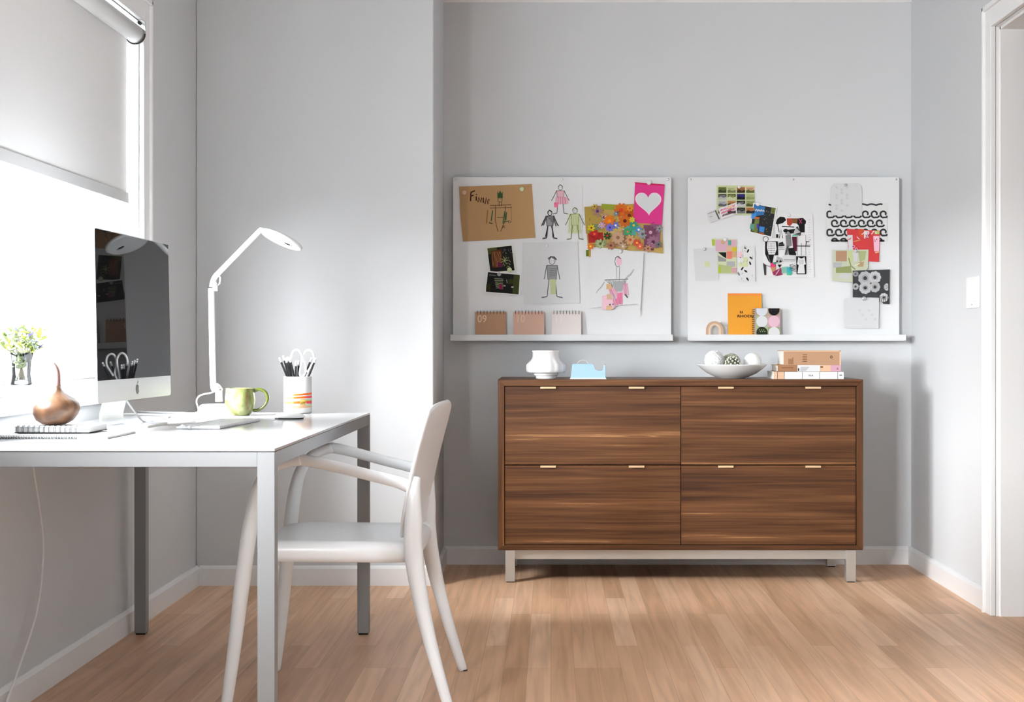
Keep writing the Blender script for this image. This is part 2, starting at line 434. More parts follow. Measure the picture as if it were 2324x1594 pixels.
for (ya, yb) in ((3.21, 4.87), (4.93, 5.485)):
    sash(ya, yb, .884, 1.53, -1.545, True); sash(ya, yb, 1.485, 2.147, -1.585, False)
# window 2, outside the picture, gives the room its fill light
wn2 = thing('window_2', (XL, 0.975, 0.88), kind='structure')
def plain_window_x(wn, x, w):
    f = MB(); s = .05
    y0, y1, z0, z1 = w
    f.box((x-.02, y0, z0), (x+.02, y0+s, z1)); f.box((x-.02, y1-s, z0), (x+.02, y1, z1)); f.box((x-.02, y0, z0), (x+.02, y1, z0+s)); f.box((x-.02, y0, z1-s), (x+.02, y1, z1)); f.box((x-.02, (y0+y1)/2-.03, z0), (x+.02, (y0+y1)/2+.03, z1))
    f.build('window_frame', TRIM, parent=wn)
    MB().box((x-.003, y0+s, z0+s), (x+.002, y1-s, z1-s)).build('window_pane', PANE, parent=wn)
plain_window_x(wn2, -1.56, W2)
# roller blind
rb = thing('roller_blind', (-1.49, 4.33, 1.5), 'white fabric roller blind drawn halfway down inside the tall window', 'blind')
MB().box((-1.5015, 3.225, 1.531), (-1.500, 5.455, 2.10)).build('blind_fabric', BLIND, parent=rb)
MB().box((-1.505, 3.22, 1.496), (-1.494, 5.462, 1.534)).build('hem_bar', mat('hem_fabric', (190, 190, 190), 0.7), parent=rb, bevel=0.002)
b = MB(); Mx = Matrix(((1, 0, 0), (0, 0, 1), (0, -1, 0)))
b.lathe([(0.031, 0), (0.031, 2.235)], (-1.474, 3.222, 2.098), n=40, M=Mx, smooth=True)
b.build('blind_roll', mat('blind_roll', (226, 226, 226), 0.75), parent=rb)
for yb_ in (5.471, 3.212):
    br = MB(); oc = []
    for k in range(17):
        a = pi + pi*k/16; oc.append((-1.474+.037*math.cos(a), yb_-.003, 2.098+.037*math.sin(a)))
    oc = [(-1.474-.037, yb_-.003, 2.098)] + oc[1:-1] + [(-1.474+.037, yb_-.003, 2.098), (-1.440, yb_-.003, 2.143), (-1.447, yb_-.003, 2.147), (-1.504, yb_-.003, 2.147), (-1.511, yb_-.003, 2.142)]
    br.prism(oc, (0, .006, 0), CHROME)
    br.tube([(-1.474+.036*math.cos(a), yb_-.006, 2.098+.036*math.sin(a)) for a in [pi+pi*k/16 for k in range(17)]], 0.0028, DARK, n=8)
    br.lathe([(0.006, 0), (0.006, .008)], (-1.458, yb_-.012, 2.137), n=12, M=Mx, m=DARK)
    br.build('bracket', None, parent=rb)

# light switch
s_ = MB().box((XR-.007, 5.863, 1.136), (XR, 6.035, 1.258)).build('switch_plate', mat('switch_white', (240, 240, 240), 0.3), bevel=0.003)
# the plate is square on in depth; two rockers with screws
tag(s_, 'white double light switch plate on the right wall beside the doorway', 'light switch'); s_.name = 'light_switch'; ORG['light_switch'] = ORG['switch_plate']
for yy in (5.908, 5.990):
    MB().box((XR-.011, yy-.017, 1.163), (XR-.006, yy+.017, 1.230)).build('switch_rocker', mat('rocker_white', (246, 246, 246), 0.2), parent=s_, bevel=0.002)
MB().lathe([(0.003, 0), (0.003, .002)], (XR-.007, 5.949, 1.150), n=10, M=Matrix(((0, 0, -1), (0, 1, 0), (1, 0, 0)))).build('screw', STEEL, parent=s_)

# ------------------------------------------------------------------ desk
DX0, DX1, DYN, DYF, DH = -1.428, -0.6240, 3.486, 5.327, 0.762
dk = thing('writing_desk', ((DX0+DX1)/2, (DYN+DYF)/2, 0), 'long white-topped desk with square satin metal legs along the window wall', 'desk')
MB().box((DX0, DYN, DH-.0065), (DX1, DYF, DH)).build('tabletop', LAQ, parent=dk, bevel=0.0012)
b = MB(); zr0, zr1, L = 0.7205, DH-.0075, .0395
b.box((DX0+L, DYN+.001, zr0), (DX1-L, DYN+.026, zr1)); b.box((DX0+L, DYF-.026, zr0), (DX1-L, DYF-.001, zr1))
b.box((DX1-.026, DYN+L, zr0), (DX1-.001, DYF-L, zr1)); b.box((DX0+.001, DYN+L, zr0), (DX0+.026, DYF-L, zr1))
b.build('frame_rail', STEEL, parent=dk, bevel=0.001)
for (x, y) in ((DX0, DYN), (DX1-L, DYN), (DX0, DYF-L), (DX1-L, DYF-L)):
    g = MB().box((x, y, 0.006), (x+L, y+L, zr1)).build('leg', STEEL, parent=dk, bevel=0.0012); ORG[g.name] = ORG[dk.name]
    MB().box((x+.004, y+.004, 0), (x+L-.004, y+L-.004, 0.007)).build('foot_pad', DARK, parent=g)

# ------------------------------------------------------------------ armchair
ch = thing('armchair', (-.58, 4.44, 0), 'white moulded plastic armchair with slim arms, pulled up to the desk', 'chair')
def leg_t(pts, rad, name, flat=1.0):
    P = smooth_path(pts, 8); g = MB().tube(P, lerp_list(rad, len(P)), n=16, flat=flat, up=(0, 1, 0)); return g.build(name, CHAIRM, parent=ch)
YNR, YFR = 4.175, 4.655
for (y, yf, dx) in ((YNR, 4.140, -.022), (YFR, 4.715, .012)):
    # front leg flowing into the armrest
    leg_t([(-.853+dx, yf, 0.0), (-.832+dx, yf+(y-yf)*.3, .16), (-.812+dx, yf+(y-yf)*.6, .34), (-.789+dx, y, .52), (-.766+dx, y, .615), (-.722+dx, y, .668), (-.665+dx*.5, y, .686)], [.0145, .018, .021, .021, .018, .016, .016], 'leg')
    # armrest
    leg_t([(-.670+dx*.5, y, .686), (-.60+dx*.3, y, .672), (-.50, y, .646), (-.42, y, .626), (-.378, y, .610)], [.016, .0155, .0155, .016, .018], 'armrest', flat=.8)
    # rear leg from the arm down past the seat, sweeping back
    leg_t([(-.362, y, .640), (-.370, y, .60), (-.372, y, .52), (-.371, y, .43), (-.352, y+(yf-y)*.3, .31), (-.318, y+(yf-y)*.65, .17), (-.268, yf, 0.0)], [.010, .018, .025, .026, .022, .0175, .0130], 'leg')
    MB().lathe([(.0135, 0), (.0135, .004)], (-.268, yf, 0), n=14).build('foot_cap', DARK, parent=ch)
# seat: lofted rounded rectangles with a waterfall front and a slight dish
def rrect(cx, cy, hx, hy, r, z, n=8, zf=None):
    out = []
    for q, (sx, sy) in enumerate(((1, 1), (-1, 1), (-1, -1), (1, -1))):
        for k in range(n):
            a = pi/2*q + pi/2*k/(n-1)
            x = cx+sx*(hx-r)+r*math.cos(a); y = cy+sy*(hy-r)+r*math.sin(a)
            out.append(Vector((x, y, z+(zf(x, y) if zf else 0))))
    return out
def sz(x, y):
    u = (x+.58)/.22; return -.014*max(0, -u-.5)**1.5*1.6 - .006*(u+1)*.5
cx, cy = -.582, 4.415
lev = [(.190, .205, .406), (.215, .226, .410), (.224, .236, .425), (.226, .238, .444), (.221, .233, .458), (.208, .222, .466), (.17, .185, .462), (.11, .12, .455), (.03, .03, .452)]
b = MB().rings([rrect(cx, cy, hx, hy, min(.06, hx*.5), z, zf=sz) for hx, hy, z in lev])
b.build('seat', CHAIRM, parent=ch)
# backrest: curved shell with rounded upper corners
def backrest():
    nu, nv = 18, 16; F_, B_ = [], []
    for j in range(nv+1):
        v = j/nv; z = .465+v*(.838-.465)
        wid = .262 - .060*(1-min(1, v*3.2))**2
        if v > .80: wid *= 1-.13*((v-.80)/.20)**2.2
        for i in range(nu+1):
            u = -1+2*i/nu
            y = 4.418+u*wid
            zz = z - (.020*(abs(u)**3) if v > .5 else 0)*(v-.5)*2
            x = -.392+.078*v**1.2+.010*(1-u*u)*(0.35+v*.65)+(.012 if u > 0 else -.018)*abs(u)
            F_.append(Vector((x, y, zz)))
    g = MB(); k = nu+1; fs = []
    for j in range(nv):
        for i in range(nu): fs.append((j*k+i, j*k+i+1, (j+1)*k+i+1, (j+1)*k+i))
    g.add(F_, fs, None, True); return g
o = backrest().build('backrest', CHAIRM, parent=ch, solid=0.012, subsurf=1)

# ------------------------------------------------------------------ cabinet
CF, CB, CX0, CX1, CZ0, CZ1 = 6.446, 6.940, -.2210, 1.3055, .1363, .8500
cb = thing('filing_credenza', ((CX0+CX1)/2, (CF+CB)/2, 0), 'wide walnut cabinet with four drawers and small brass tabs on a metal base', 'cabinet')
T = .0275
def mitre(pts, name, m): MB().prism(pts, (0, CB-CF, 0)).build(name, m, parent=cb, bevel=0.0007, seg=1)
mitre([(CX0, CF, CZ1), (CX1, CF, CZ1), (CX1-T, CF, CZ1-T), (CX0+T, CF, CZ1-T)], 'top_panel', WAL_H)
mitre([(CX0, CF, CZ0), (CX0+T, CF, CZ0+T*.72), (CX1-T, CF, CZ0+T*.72), (CX1, CF, CZ0)], 'bottom_panel', WAL_H)
mitre([(CX0, CF, CZ0+.0004), (CX0, CF, CZ1-.0004), (CX0+T-.0004, CF, CZ1-T), (CX0+T-.0004, CF, CZ0+T*.72)], 'side_panel', WAL_V)
mitre([(CX1, CF, CZ0+.0004), (CX1-T+.0004, CF, CZ0+T*.72), (CX1-T+.0004, CF, CZ1-T), (CX1, CF, CZ1-.0004)], 'side_panel', WAL_V)
MB().box((CX0+T, CF+.03, CZ0+.02), (CX1-T, CB-.01, CZ1-T-.001)).build('carcass', mat('dark_walnut_inside', (40, 24, 14), 0.7), parent=cb)
xm = 1.5455e3; xmid = (1545.5-1250)/543
zt, zm, zb_ = CZ1-T-.003, .4915, CZ0+T*.72+.0025
k = 0
for (xa, xb) in ((CX0+T+.0025, xmid-.0015), (xmid+.0015, CX1-T-.0025)):
    for (za, zb) in ((zm+.0018, zt), (zb_, zm-.0018)):
        d = MB().box((xa, CF+.003, za), (xb, CF+.026, zb)).build('drawer', WAL_H, parent=cb, bevel=0.0008, seg=1); ORG[d.name] = ORG[cb.name]
        for hx in ((1244, 1444.5) if xa < .3 else (1647, 1845)):
            X = (hx-1250)/543
            h = MB(); h.box((X-.0325, CF-.009, zb-.0085), (X+.0325, CF-.006, zb-.0005)); h.box((X-.0325, CF-.009, zb-.0012), (X+.0325, CF+.010, zb+.0003))
            h.build('handle', BRASS, parent=d, bevel=0.0006, seg=1)
# metal base
ST2 = mat('brushed_nickel', (196, 196, 192), 0.32, metal=0.7)
b = MB()
b.box((-.185, CF+.030, .094), (1.27, CF+.055, .1345)); b.box((-.185, CB-.055, .094), (1.27, CB-.030, .1345))
b.box((-.185, CF+.03, .110), (-.155, CB-.03, .1345)); b.box((1.24, CF+.03, .110), (1.27, CB-.03, .1345))
b.build('base_rail', ST2, parent=cb, bevel=0.0008, seg=1)
for (x, y) in ((-.190, CF-.001+.004), (1.236, CF+.003), (-.190, CB-.045), (1.236, CB-.045)):
    g = MB().box((x, y, .004), (x+.040, y+.040, CZ0-.0005)).build('leg', ST2, parent=cb, bevel=0.001); ORG[g.name] = ORG[cb.name]
    MB().box((x+.004, y+.004, 0), (x+.036, y+.036, .005)).build('foot_pad', DARK, parent=g)

# ------------------------------------------------------------------ wall boards
BS = 504.0; BY = F/BS            # front face of the boards
def bx(px): return (px-VX)/BS
def bz(py): return 1-(py-VY)/BS
BOARDM = mat('white_board_enamel', (226, 227, 228), 0.3, spec=0.4)
def magnet_board(x0, x1, xt1, lx0, lx1, label):
    t = thing('magnet_board', ((bx(x0)+bx(x1))/2, BY, bz(775)), label, 'magnetic board', 'white boards above the cabinet')
    g = MB(); X0, X1 = bx(x0), bx(x1); Z0, Z1 = bz(772), bz(402); r = .010
    pts = []
    for (cx_, cz_, a0) in ((X1-r, Z1-r, 0), (X0+r, Z1-r, pi/2)):
        for k in range(6): a = a0+pi/2*k/5; pts.append((cx_+r*math.cos(a), BY, cz_+r*math.sin(a)))
    pts += [(X0, BY, Z0), (X1, BY, Z0)]
    g.prism(pts, (0, .012, 0)); g.box((X0+.05, BY+.012, Z0+.05), (X1-.05, YB-.0005, Z1-.05)); g.build('panel', BOARDM, parent=t, bevel=.001, seg=1)
    # ledge
    MB().box((bx(lx0), BY-.056, bz(774)), (bx(lx1), BY+.012, bz(774)+.0035)).box((bx(lx0), BY-.056, bz(774)+.0035), (bx(lx1), BY-.0525, bz(760)+.000)).box((bx(lx0), BY-.0525, bz(762)), (bx(lx1), BY-.0005, bz(762)+.003)).build('ledge', BOARDM, parent=t, bevel=.0008, seg=1)
    for sx in (x0+7, (x0+x1)/2, x1-7):
        MB().lathe([(0.0045, 0), (0.0045, .0015), (.003, .0025)], (bx(sx), BY+.0002, bz(407.5)), n=14, M=Matrix(((1, 0, 0), (0, 0, -1), (0, 1, 0)))).build('screw', CHROME, parent=t)
magnet_board(1028, 1523.5, 1523.5, 1024, 1525, 'left white wall board holding children\'s drawings, with a narrow ledge of calendars')
magnet_board(1560.5, 2041, 2037, 1559, 2050, 'right white wall board holding pattern cards, with a narrow ledge below')
LZ = bz(762)+.0038                # top of the ledges

# ---- things of paper: polygons laid out on the board plane, real sheets with thickness
class Sheet:
    def __init__(s, corners, color, layer, name, label, cat='drawing', group=None, th=.0006, m=None):
        s.mb = MB(); s.y = BY - .0006 - layer*.0022; s.k = 1; s.args = (name, label, cat, group)
        s.mb.prism([(bx(p), s.y, bz(q)) for p, q in corners], (0, -th, 0), m or ink(*color)); s.y -= th
    def off(s): s.k += 1; return s.y - .00006*s.k
    def poly(s, pts, c, close=True):
        y = s.off(); s.mb.add([(bx(p), y, bz(q)) for p, q in pts], [tuple(range(len(pts)))], ink(*c)); return s
    def line(s, pts, w, c):
        y = s.off(); vs = []; n = len(pts)
        for i, (p, q) in enumerate(pts):
            a = pts[max(i-1, 0)]; b_ = pts[min(i+1, n-1)]; dx, dy = b_[0]-a[0], b_[1]-a[1]; L_ = math.hypot(dx, dy) or 1
            nx, ny = -dy/L_*w/2, dx/L_*w/2
            vs += [(bx(p+nx), y, bz(q+ny)), (bx(p-nx), y, bz(q-ny))]
        s.mb.add(vs, [(2*i, 2*i+1, 2*i+3, 2*i+2) for i in range(n-1)], ink(*c)); return s
    def disc(s, x, y, r, c, n=16, ry=None, rot=0):
        ry = ry or r; cr, sr = math.cos(rot), math.sin(rot)
        return s.poly([(x+r*math.cos(2*pi*k/n)*cr-ry*math.sin(2*pi*k/n)*sr, y+r*math.cos(2*pi*k/n)*sr+ry*math.sin(2*pi*k/n)*cr) for k in range(n)], c)
    def ring(s, x, y, r, w, c, n=18, ry=None):
        ry = ry or r; return s.line([(x+r*math.cos(2*pi*k/n), y+ry*math.sin(2*pi*k/n)) for k in range(n+1)], w, c)
    def text(s, t, x, y, size, c, rot=0, sx=1.0):
        yy = s.off(); cr, sr = math.cos(rot), math.sin(rot); 
        def fn(a, b_, z_):
            X = a*cr+b_*sr; Z = -a*sr+b_*cr
            return Vector((bx(x)+X, yy, bz(y)+Z))
        s.mb.text(t, size/BS, fn, ink(*c), sx=sx); return s
    def done(s):
        n, l, c, g = s.args; return tag(s.mb.build(n), l, c, g)
def rot_rect(cx, cy, w, h, deg):
    a = math.radians(deg); c, s_ = math.cos(a), math.sin(a)
    return [(cx+x*c-y*s_, cy+x*s_+y*c) for x, y in ((-w/2, -h/2), (w/2, -h/2), (w/2, h/2), (-w/2, h/2))]
def wob(x0, y0, x1, y1, n=5, a=1.0):
    return [(x0+(x1-x0)*k/n+R.uniform(-a, a), y0+(y1-y0)*k/n+R.uniform(-a, a)) for k in range(n+1)]
KIDS = 'children\'s drawings on the left board'
BRN, GRN, BLK, GRY = (70, 42, 26), (52, 84, 50), (28, 28, 28), (120, 122, 124)

# tan drawing with a name
s = Sheet([(1042, 424), (1125, 421), (1207, 418), (1211, 480), (1215, 540), (1130, 545), (1051, 548), (1045, 490)], (186, 148, 104), 1, 'child_drawing', 'tan sheet with a pencilled name and a tall crowned figure', group=KIDS)
def strokes(sh, segs, w, c):
    for g in segs: sh.line(g, w, c)
strokes(s, [[(1069, 436), (1068, 457)], [(1069, 437), (1078, 433)], [(1068, 446), (1075, 443)],
            [(1081, 446), (1081, 456)], [(1081, 441), (1082, 443)],
            [(1085, 459), (1086, 448), (1092, 460), (1093, 449)], [(1097, 449), (1097, 461)], [(1101, 463), (1103, 449), (1108, 464), (1110, 452)]], 3.0, BRN)
s.poly([(1129, 434), (1132, 440), (1135, 432), (1138, 440), (1141, 434), (1141, 450), (1129, 450)], GRN)
s.ring(1135, 454, 5, 1.2, GRN, ry=5).line([(1133, 459), (1133, 468)], 1.2, BRN).line([(1138, 459), (1138, 468)], 1.2, BRN)
for g in ([(1112, 467), (1160, 465)], [(1112, 473), (1162, 471)], [(1125, 468), (1124, 500), (1130, 526)], [(1147, 468), (1147, 500), (1136, 526)], [(1128, 494), (1145, 494)]): s.line(g, 1.2, BRN)
s.line([(1107, 477), (1104, 508)], 3, (150, 112, 56)).line([(1118, 478), (1115, 502)], 2.4, GRN).line([(1146, 480), (1142, 508)], 3.4, (70, 104, 66)).line([(1150, 482), (1148, 500)], 2, GRN)
s.line([(1160, 466), (1161, 505)], 1.0, (140, 104, 72)).line([(1146, 504), (1154, 502)], 2, GRN).ring(1156, 504, 2.5, .9, BRN).line([(1140, 512), (1146, 518)], 1, BRN).line([(1146, 512), (1140, 518)], 1, BRN)
s.line([(1110, 506), (1118, 508)], 2.4, (52, 78, 40)).done()

def doodle(sh, x, y, h, c, fill=None, w=1.3, arms=.30, hair=True):
    """loose pencil figure, y = top of the head, h = height"""
    hr = h*.09; sh.ring(x, y+hr, hr*.8, w, c, ry=hr)
    if hair: sh.line([(x-hr*.9, y+hr*.8), (x-hr*.2, y-.5), (x+hr*.9, y+hr*.7)], w*1.6, c)
    sh.disc(x-hr*.3, y+hr, .7, c, 6); sh.disc(x+hr*.35, y+hr, .7, c, 6)
    ty, by_ = y+h*.20, y+h*.55
    tw = h*.13
    if fill: sh.poly([(x-tw, ty), (x+tw, ty), (x+tw*.8, by_), (x-tw*.8, by_)], fill)
    sh.line([(x-tw, ty), (x+tw, ty), (x+tw*.8, by_), (x-tw*.8, by_), (x-tw, ty)], w, c)
    sh.line(wob(x-tw, ty, x-h*arms, by_, 4, .5), w*1.3, c); sh.line(wob(x+tw, ty, x+h*arms, by_, 4, .5), w*1.3, c)
    sh.line(wob(x-tw*.6, by_, x-tw*.9, y+h*.96, 4, .5), w*1.4, c); sh.line(wob(x+tw*.6, by_, x+tw*.9, y+h*.96, 4, .5), w*1.4, c)
    sh.line([(x-tw*.9, y+h*.97), (x-tw*2, y+h)], w*1.7, c); sh.line([(x+tw*.9, y+h*.97), (x+tw*2, y+h)], w*1.7, c)

s = Sheet([(1218, 414), (1322, 416), (1321, 548), (1217, 547)], (226, 227, 228), 1, 'child_drawing', 'white sheet with three small pencilled figures, one coloured pink, one green', group=KIDS)
doodle(s, 1272, 420, 66, (110, 110, 112), (226, 180, 190)); s.poly([(1262, 448), (1288, 448), (1290, 462), (1262, 464)], (232, 172, 190)).poly([(1257, 460), (1268, 460), (1266, 471), (1258, 471)], (236, 120, 156))
for k in range(5): s.line([(1262+k*5, 447), (1261+k*5.4, 464)], .8, (150, 90, 110))
doodle(s, 1248, 478, 64, (60, 60, 62), (150, 150, 152), 1.8)
for k in range(6): s.line([(1240+k*2, 492+k*2.2), (1258, 490+k*3)], .9, (70, 70, 72))
s.line([(1243, 516), (1238, 538)], 2.2, (50, 50, 52)).line([(1252, 514), (1257, 538)], 2.2, (50, 50, 52)).line([(1240, 494), (1233, 512)], 2.6, (90, 90, 92)).line([(1257, 496), (1262, 514)], 2.2, (90, 90, 92))
s.poly([(1291, 486), (1314, 484), (1319, 530), (1290, 530)], (208, 214, 170)); doodle(s, 1305, 472, 72, (120, 128, 92), (200, 208, 158))
for k in range(5): s.line([(1292+k*5, 492), (1291+k*5.6, 528)], .7, (168, 178, 128))
s.done()
s = Sheet([(1186, 551), (1311, 550), (1316, 688), (1190, 690)], (216, 217, 218), 1.9, 'child_drawing', 'pale sheet with one pencilled child in a grey shirt and green trousers', group=KIDS)
doodle(s, 1253, 584, 92, (110, 110, 112), (150, 151, 153), 1.5, arms=.19)
s.poly([(1248, 634), (1261, 634), (1262, 668), (1250, 668)], (190, 198, 150)); s.line([(1244, 588), (1250, 583), (1258, 584), (1263, 590)], 3, (80, 80, 82))
for k in range(5): s.line([(1247, 611+k*4), (1262, 610+k*4)], 1, (96, 96, 98))
s.done()

# photographs
s = Sheet([(1102, 561), (1164, 554), (1172, 617), (1110, 622)], (226, 228, 218), 2, 'photo_print', 'tall tilted photo print with brown, black and leafy green shapes', 'photo', 'photo prints on the left board')
s.poly([(1106, 564), (1161, 558), (1168, 614), (1113, 618)], (24, 24, 22)).poly([(1106, 564), (1128, 562), (1127, 575), (1108, 578)], (76, 84, 44)).poly([(1114, 570), (1139, 566), (1141, 606), (1118, 609)], (84, 44, 18))
for k in range(7): s.line(wob(1117+k*3, 571, 1119+k*3, 606, 4, 1.2), 1.3, (150, 104, 70))
s.poly([(1129, 596), (1140, 595), (1141, 606), (1130, 607)], (106, 34, 70))
for k in range(26):
    x, y = R.uniform(1142, 1162), R.uniform(564, 612); s.line(wob(x, y, x+R.uniform(-4, 4), y+R.uniform(1, 5), 2, .5), 1, R.choice([(130, 132, 128), (170, 182, 110), (90, 92, 86), (200, 206, 180)]) if y > 580 else (110, 110, 110))
for k in range(14):
    a = k*.9; s.line([(1145, 592), (1145+9*math.cos(a), 592+10*math.sin(a))], .9, (176, 190, 118))
s.done()
s = Sheet([(1105, 615), (1183, 622), (1179, 671), (1100, 665)], (236, 236, 234), 3, 'photo_print', 'wide dark photo print with a white border, pinned under the tall one', 'photo', 'photo prints on the left board')
s.poly([(1107.5, 618), (1180, 624.5), (1176.5, 668.5), (1103, 662.5)], (22, 22, 22)).poly([(1166, 624), (1180, 625), (1177, 668), (1163, 667)], (58, 66, 28)).poly([(1104, 645), (1114, 645), (1113, 660), (1103, 659)], (44, 48, 12)).poly([(1154, 634), (1166, 634), (1165, 645), (1153, 645)], (50, 56, 18))
s.disc(1133, 623, 4.5, (160, 160, 158)).line([(1110, 624), (1126, 626)], 2, (110, 112, 110))
for k in range(12): s.line(wob(1122+k*.4, 632+k*2, 1142, 633+k*2.1, 3, .8), 1, R.choice([(130, 134, 120), (92, 94, 88), (150, 160, 90)]))
s.poly([(1133, 646), (1140, 646), (1140, 657), (1133, 657)], (136, 24, 70)).disc(1163, 652, 3, (206, 206, 206), ry=1.4).disc(1145, 649, 3, (150, 150, 150), ry=1.6).line([(1150, 635), (1151, 643)], 1.6, (150, 150, 150)).done()

# flower collage
s = Sheet([(1326, 470), (1375, 466), (1438, 463), (1500, 474), (1505, 576), (1461, 570), (1400, 568), (1336, 584)], (190, 160, 90), 2, 'flower_collage', 'busy multicoloured collage of cut-out flowers on a gold ground', 'collage')
for (x, y, w, h, c) in ((1350, 500, 44, 60, (176, 150, 74)), (1352, 540, 34, 22, (176, 46, 44)), (1350, 515, 24, 12, (128, 142, 104)), (1364, 553, 26, 14, (156, 166, 124)), (1472, 540, 22, 58, (128, 78, 100)), (1487, 530, 24, 50, (146, 100, 124)), (1410, 540, 36, 40, (180, 140, 108)), (1395, 523, 30, 14, (206, 180, 104)), (1380, 470, 30, 12, (150, 158, 50)), (1333, 575, 6, 14, (96, 116, 20)), (1430, 520, 28, 30, (92, 170, 150))):
    s.poly(rot_rect(x, y, w, h, R.uniform(-6, 6)), c)
def flower(sh, x, y, r, c, cc, n=8):
    for k in range(n): a = 2*pi*k/n+x; sh.disc(x+r*.58*math.cos(a), y+r*.58*math.sin(a), r*.46, c, 9, ry=r*.24, rot=a)
    sh.disc(x, y, r*.28, cc, 10)
for (x, y, r, c, cc, n) in ((1410, 478, 17, (214, 110, 36), (222, 70, 40), 10), (1428, 490, 15, (190, 90, 30), (120, 52, 22), 9), (1418, 502, 15, (206, 104, 40), (90, 40, 20), 9),
        (1356, 480, 13, (168, 130, 110), (92, 60, 120), 7), (1371, 494, 11, (188, 152, 120), (84, 60, 100), 7), (1383, 502, 14, (226, 120, 30), (250, 150, 50), 8), (1384, 517, 10, (112, 110, 206), (60, 60, 140), 8),
        (1397, 512, 9, (110, 116, 200), (240, 240, 250), 6), (1438, 512, 10, (60, 160, 140), (230, 180, 60), 7), (1449, 522, 9, (70, 140, 206), (240, 240, 240), 6), (1458, 532, 12, (150, 152, 156), (90, 90, 94), 8),
        (1476, 528, 14, (122, 72, 96), (206, 160, 190), 9), (1482, 550, 15, (156, 108, 132), (90, 50, 70), 10), (1349, 532, 11, (186, 40, 40), (230, 90, 60), 8), (1366, 512, 8, (206, 160, 210), (230, 210, 60), 7),
        (1342, 518, 9, (216, 200, 40), (150, 60, 30), 7), (1378, 536, 9, (46, 76, 42), (200, 60, 50), 7), (1402, 540, 15, (196, 160, 130), (150, 108, 80), 11), (1424, 527, 9, (70, 170, 104), (220, 120, 110), 7),
        (1430, 545, 12, (206, 160, 110), (190, 80, 60), 8), (1445, 552, 9, (210, 70, 56), (240, 190, 80), 7), (1362, 554, 11, (166, 180, 130), (90, 100, 70), 8), (1386, 558, 10, (170, 120, 90), (90, 50, 30), 8),
        (1340, 560, 8, (230, 120, 50), (240, 220, 60), 7), (1429, 474, 8, (232, 150, 40), (200, 80, 30), 7), (1349, 470, 7, (200, 170, 70), (120, 90, 40), 6), (1413, 560, 9, (190, 160, 130), (220, 210, 190), 7),
        (1452, 560, 8, (230, 100, 90), (250, 200, 90), 7), (1470, 565, 9, (190, 140, 110), (120, 80, 60), 7), (1494, 556, 8, (110, 112, 114), (60, 60, 60), 6), (1496, 520, 8, (150, 152, 154), (80, 80, 82), 6), (1398, 486, 6, (96, 130, 156), (220, 220, 220), 6), (1434, 500, 7, (200, 210, 50), (240, 130, 110), 7)):
    flower(s, x, y, r, c, cc, n)
for k in range(20):
    x, y = R.uniform(1335, 1490), R.uniform(476, 560); s.line(wob(x, y, x+R.uniform(-8, 8), y+R.uniform(-8, 8), 3, .8), .9, R.choice([(60, 40, 30), (240, 236, 220), (70, 90, 40)]))
s.done()

# heart card
s = Sheet([(1441, 414), (1508, 419), (1502, 510), (1437, 506)], (222, 62, 140), 3, 'heart_card', 'bright pink card with a big pale heart, top right of the left board', 'card')
s.poly([(1441, 414), (1508, 419), (1507.8, 423), (1440.7, 418)], (206, 50, 100))
hp = []
for k in range(40):
    t = 2*pi*k/40; x = 16*math.sin(t)**3; y = 13*math.cos(t)-5*math.cos(2*t)-2*math.cos(3*t)-math.cos(4*t)
    hp.append((1471.3+x*1.86-y*.08, 459.5-y*1.82))
hp2 = [(1471.3+(x-1471.3)*.93, 459.5+(y-459.5)*.93) for x, y in hp]
yy = s.off(); s.mb.prism([(bx(p), yy, bz(q)) for p, q in hp][::1], (0, -.0006, 0), ink(246, 222, 232)); s.y -= .0008
s.poly(hp2, (216, 218, 220)).done()

# large figure drawing hanging below
s = Sheet([(1341, 561), (1400, 565), (1461, 575), (1457, 640), (1452, 722), (1446, 690), (1339, 700)], (225, 226, 227), 4, 'child_drawing', 'large white sheet with a long-necked figure in pink and grey crayon', group=KIDS)
s.ring(1402, 594, 6.5, 1.4, (110, 110, 112), ry=12).disc(1405, 594, 6, (238, 190, 208), ry=10).line([(1396, 586), (1401, 583), (1409, 588)], 2, (120, 100, 106))
s.line([(1399, 606), (1400, 634)], 1, GRY).line([(1406, 606), (1405, 634)], 1, GRY).line([(1372, 636), (1425, 634)], 2, GRY)
for k in range(16): s.line(wob(1376+k*3, 636, 1384+k*2.2, 646+k % 4*2, 3, 1), .9, (110, 112, 114))
s.poly([(1390, 640), (1416, 638), (1412, 662), (1394, 662)], (170, 172, 174))
for k in range(10): s.line(wob(1378+k*1.6, 646+k, 1392+k*2.4, 700-k*2, 4, 1.2), 2, R.choice([(238, 150, 184), (240, 180, 200), (214, 130, 160), (200, 200, 204)]))
for k in range(6): s.line(wob(1404+k*1.5, 665, 1396+k*3, 692, 3, .8), 1.8, (236, 120, 160))
for k in range(4): s.line(wob(1414+k*3, 644, 1416+k*3, 670, 3, .8), 1.8, (236, 160, 190))
s.poly([(1366, 672), (1390, 668), (1392, 702), (1366, 704)], (238, 196, 208)).poly([(1376, 645), (1388, 645), (1388, 657), (1376, 657)], (214, 176, 130)).poly([(1377, 668), (1388, 668), (1388, 680), (1377, 680)], (216, 182, 150)).poly([(1376, 695), (1388, 694), (1388, 704), (1376, 704)], (222, 186, 140))
s.disc(1384, 692, 2, (90, 90, 92)).disc(1391, 691, 1.6, (90, 100, 98)).line([(1418, 668), (1424, 676)], 3, (90, 90, 92)).line(wob(1372, 640, 1352, 665, 4, 1), 1.2, (170, 170, 172)).line(wob(1420, 634, 1438, 612, 4, 1), 2.6, (190, 191, 192)).done()

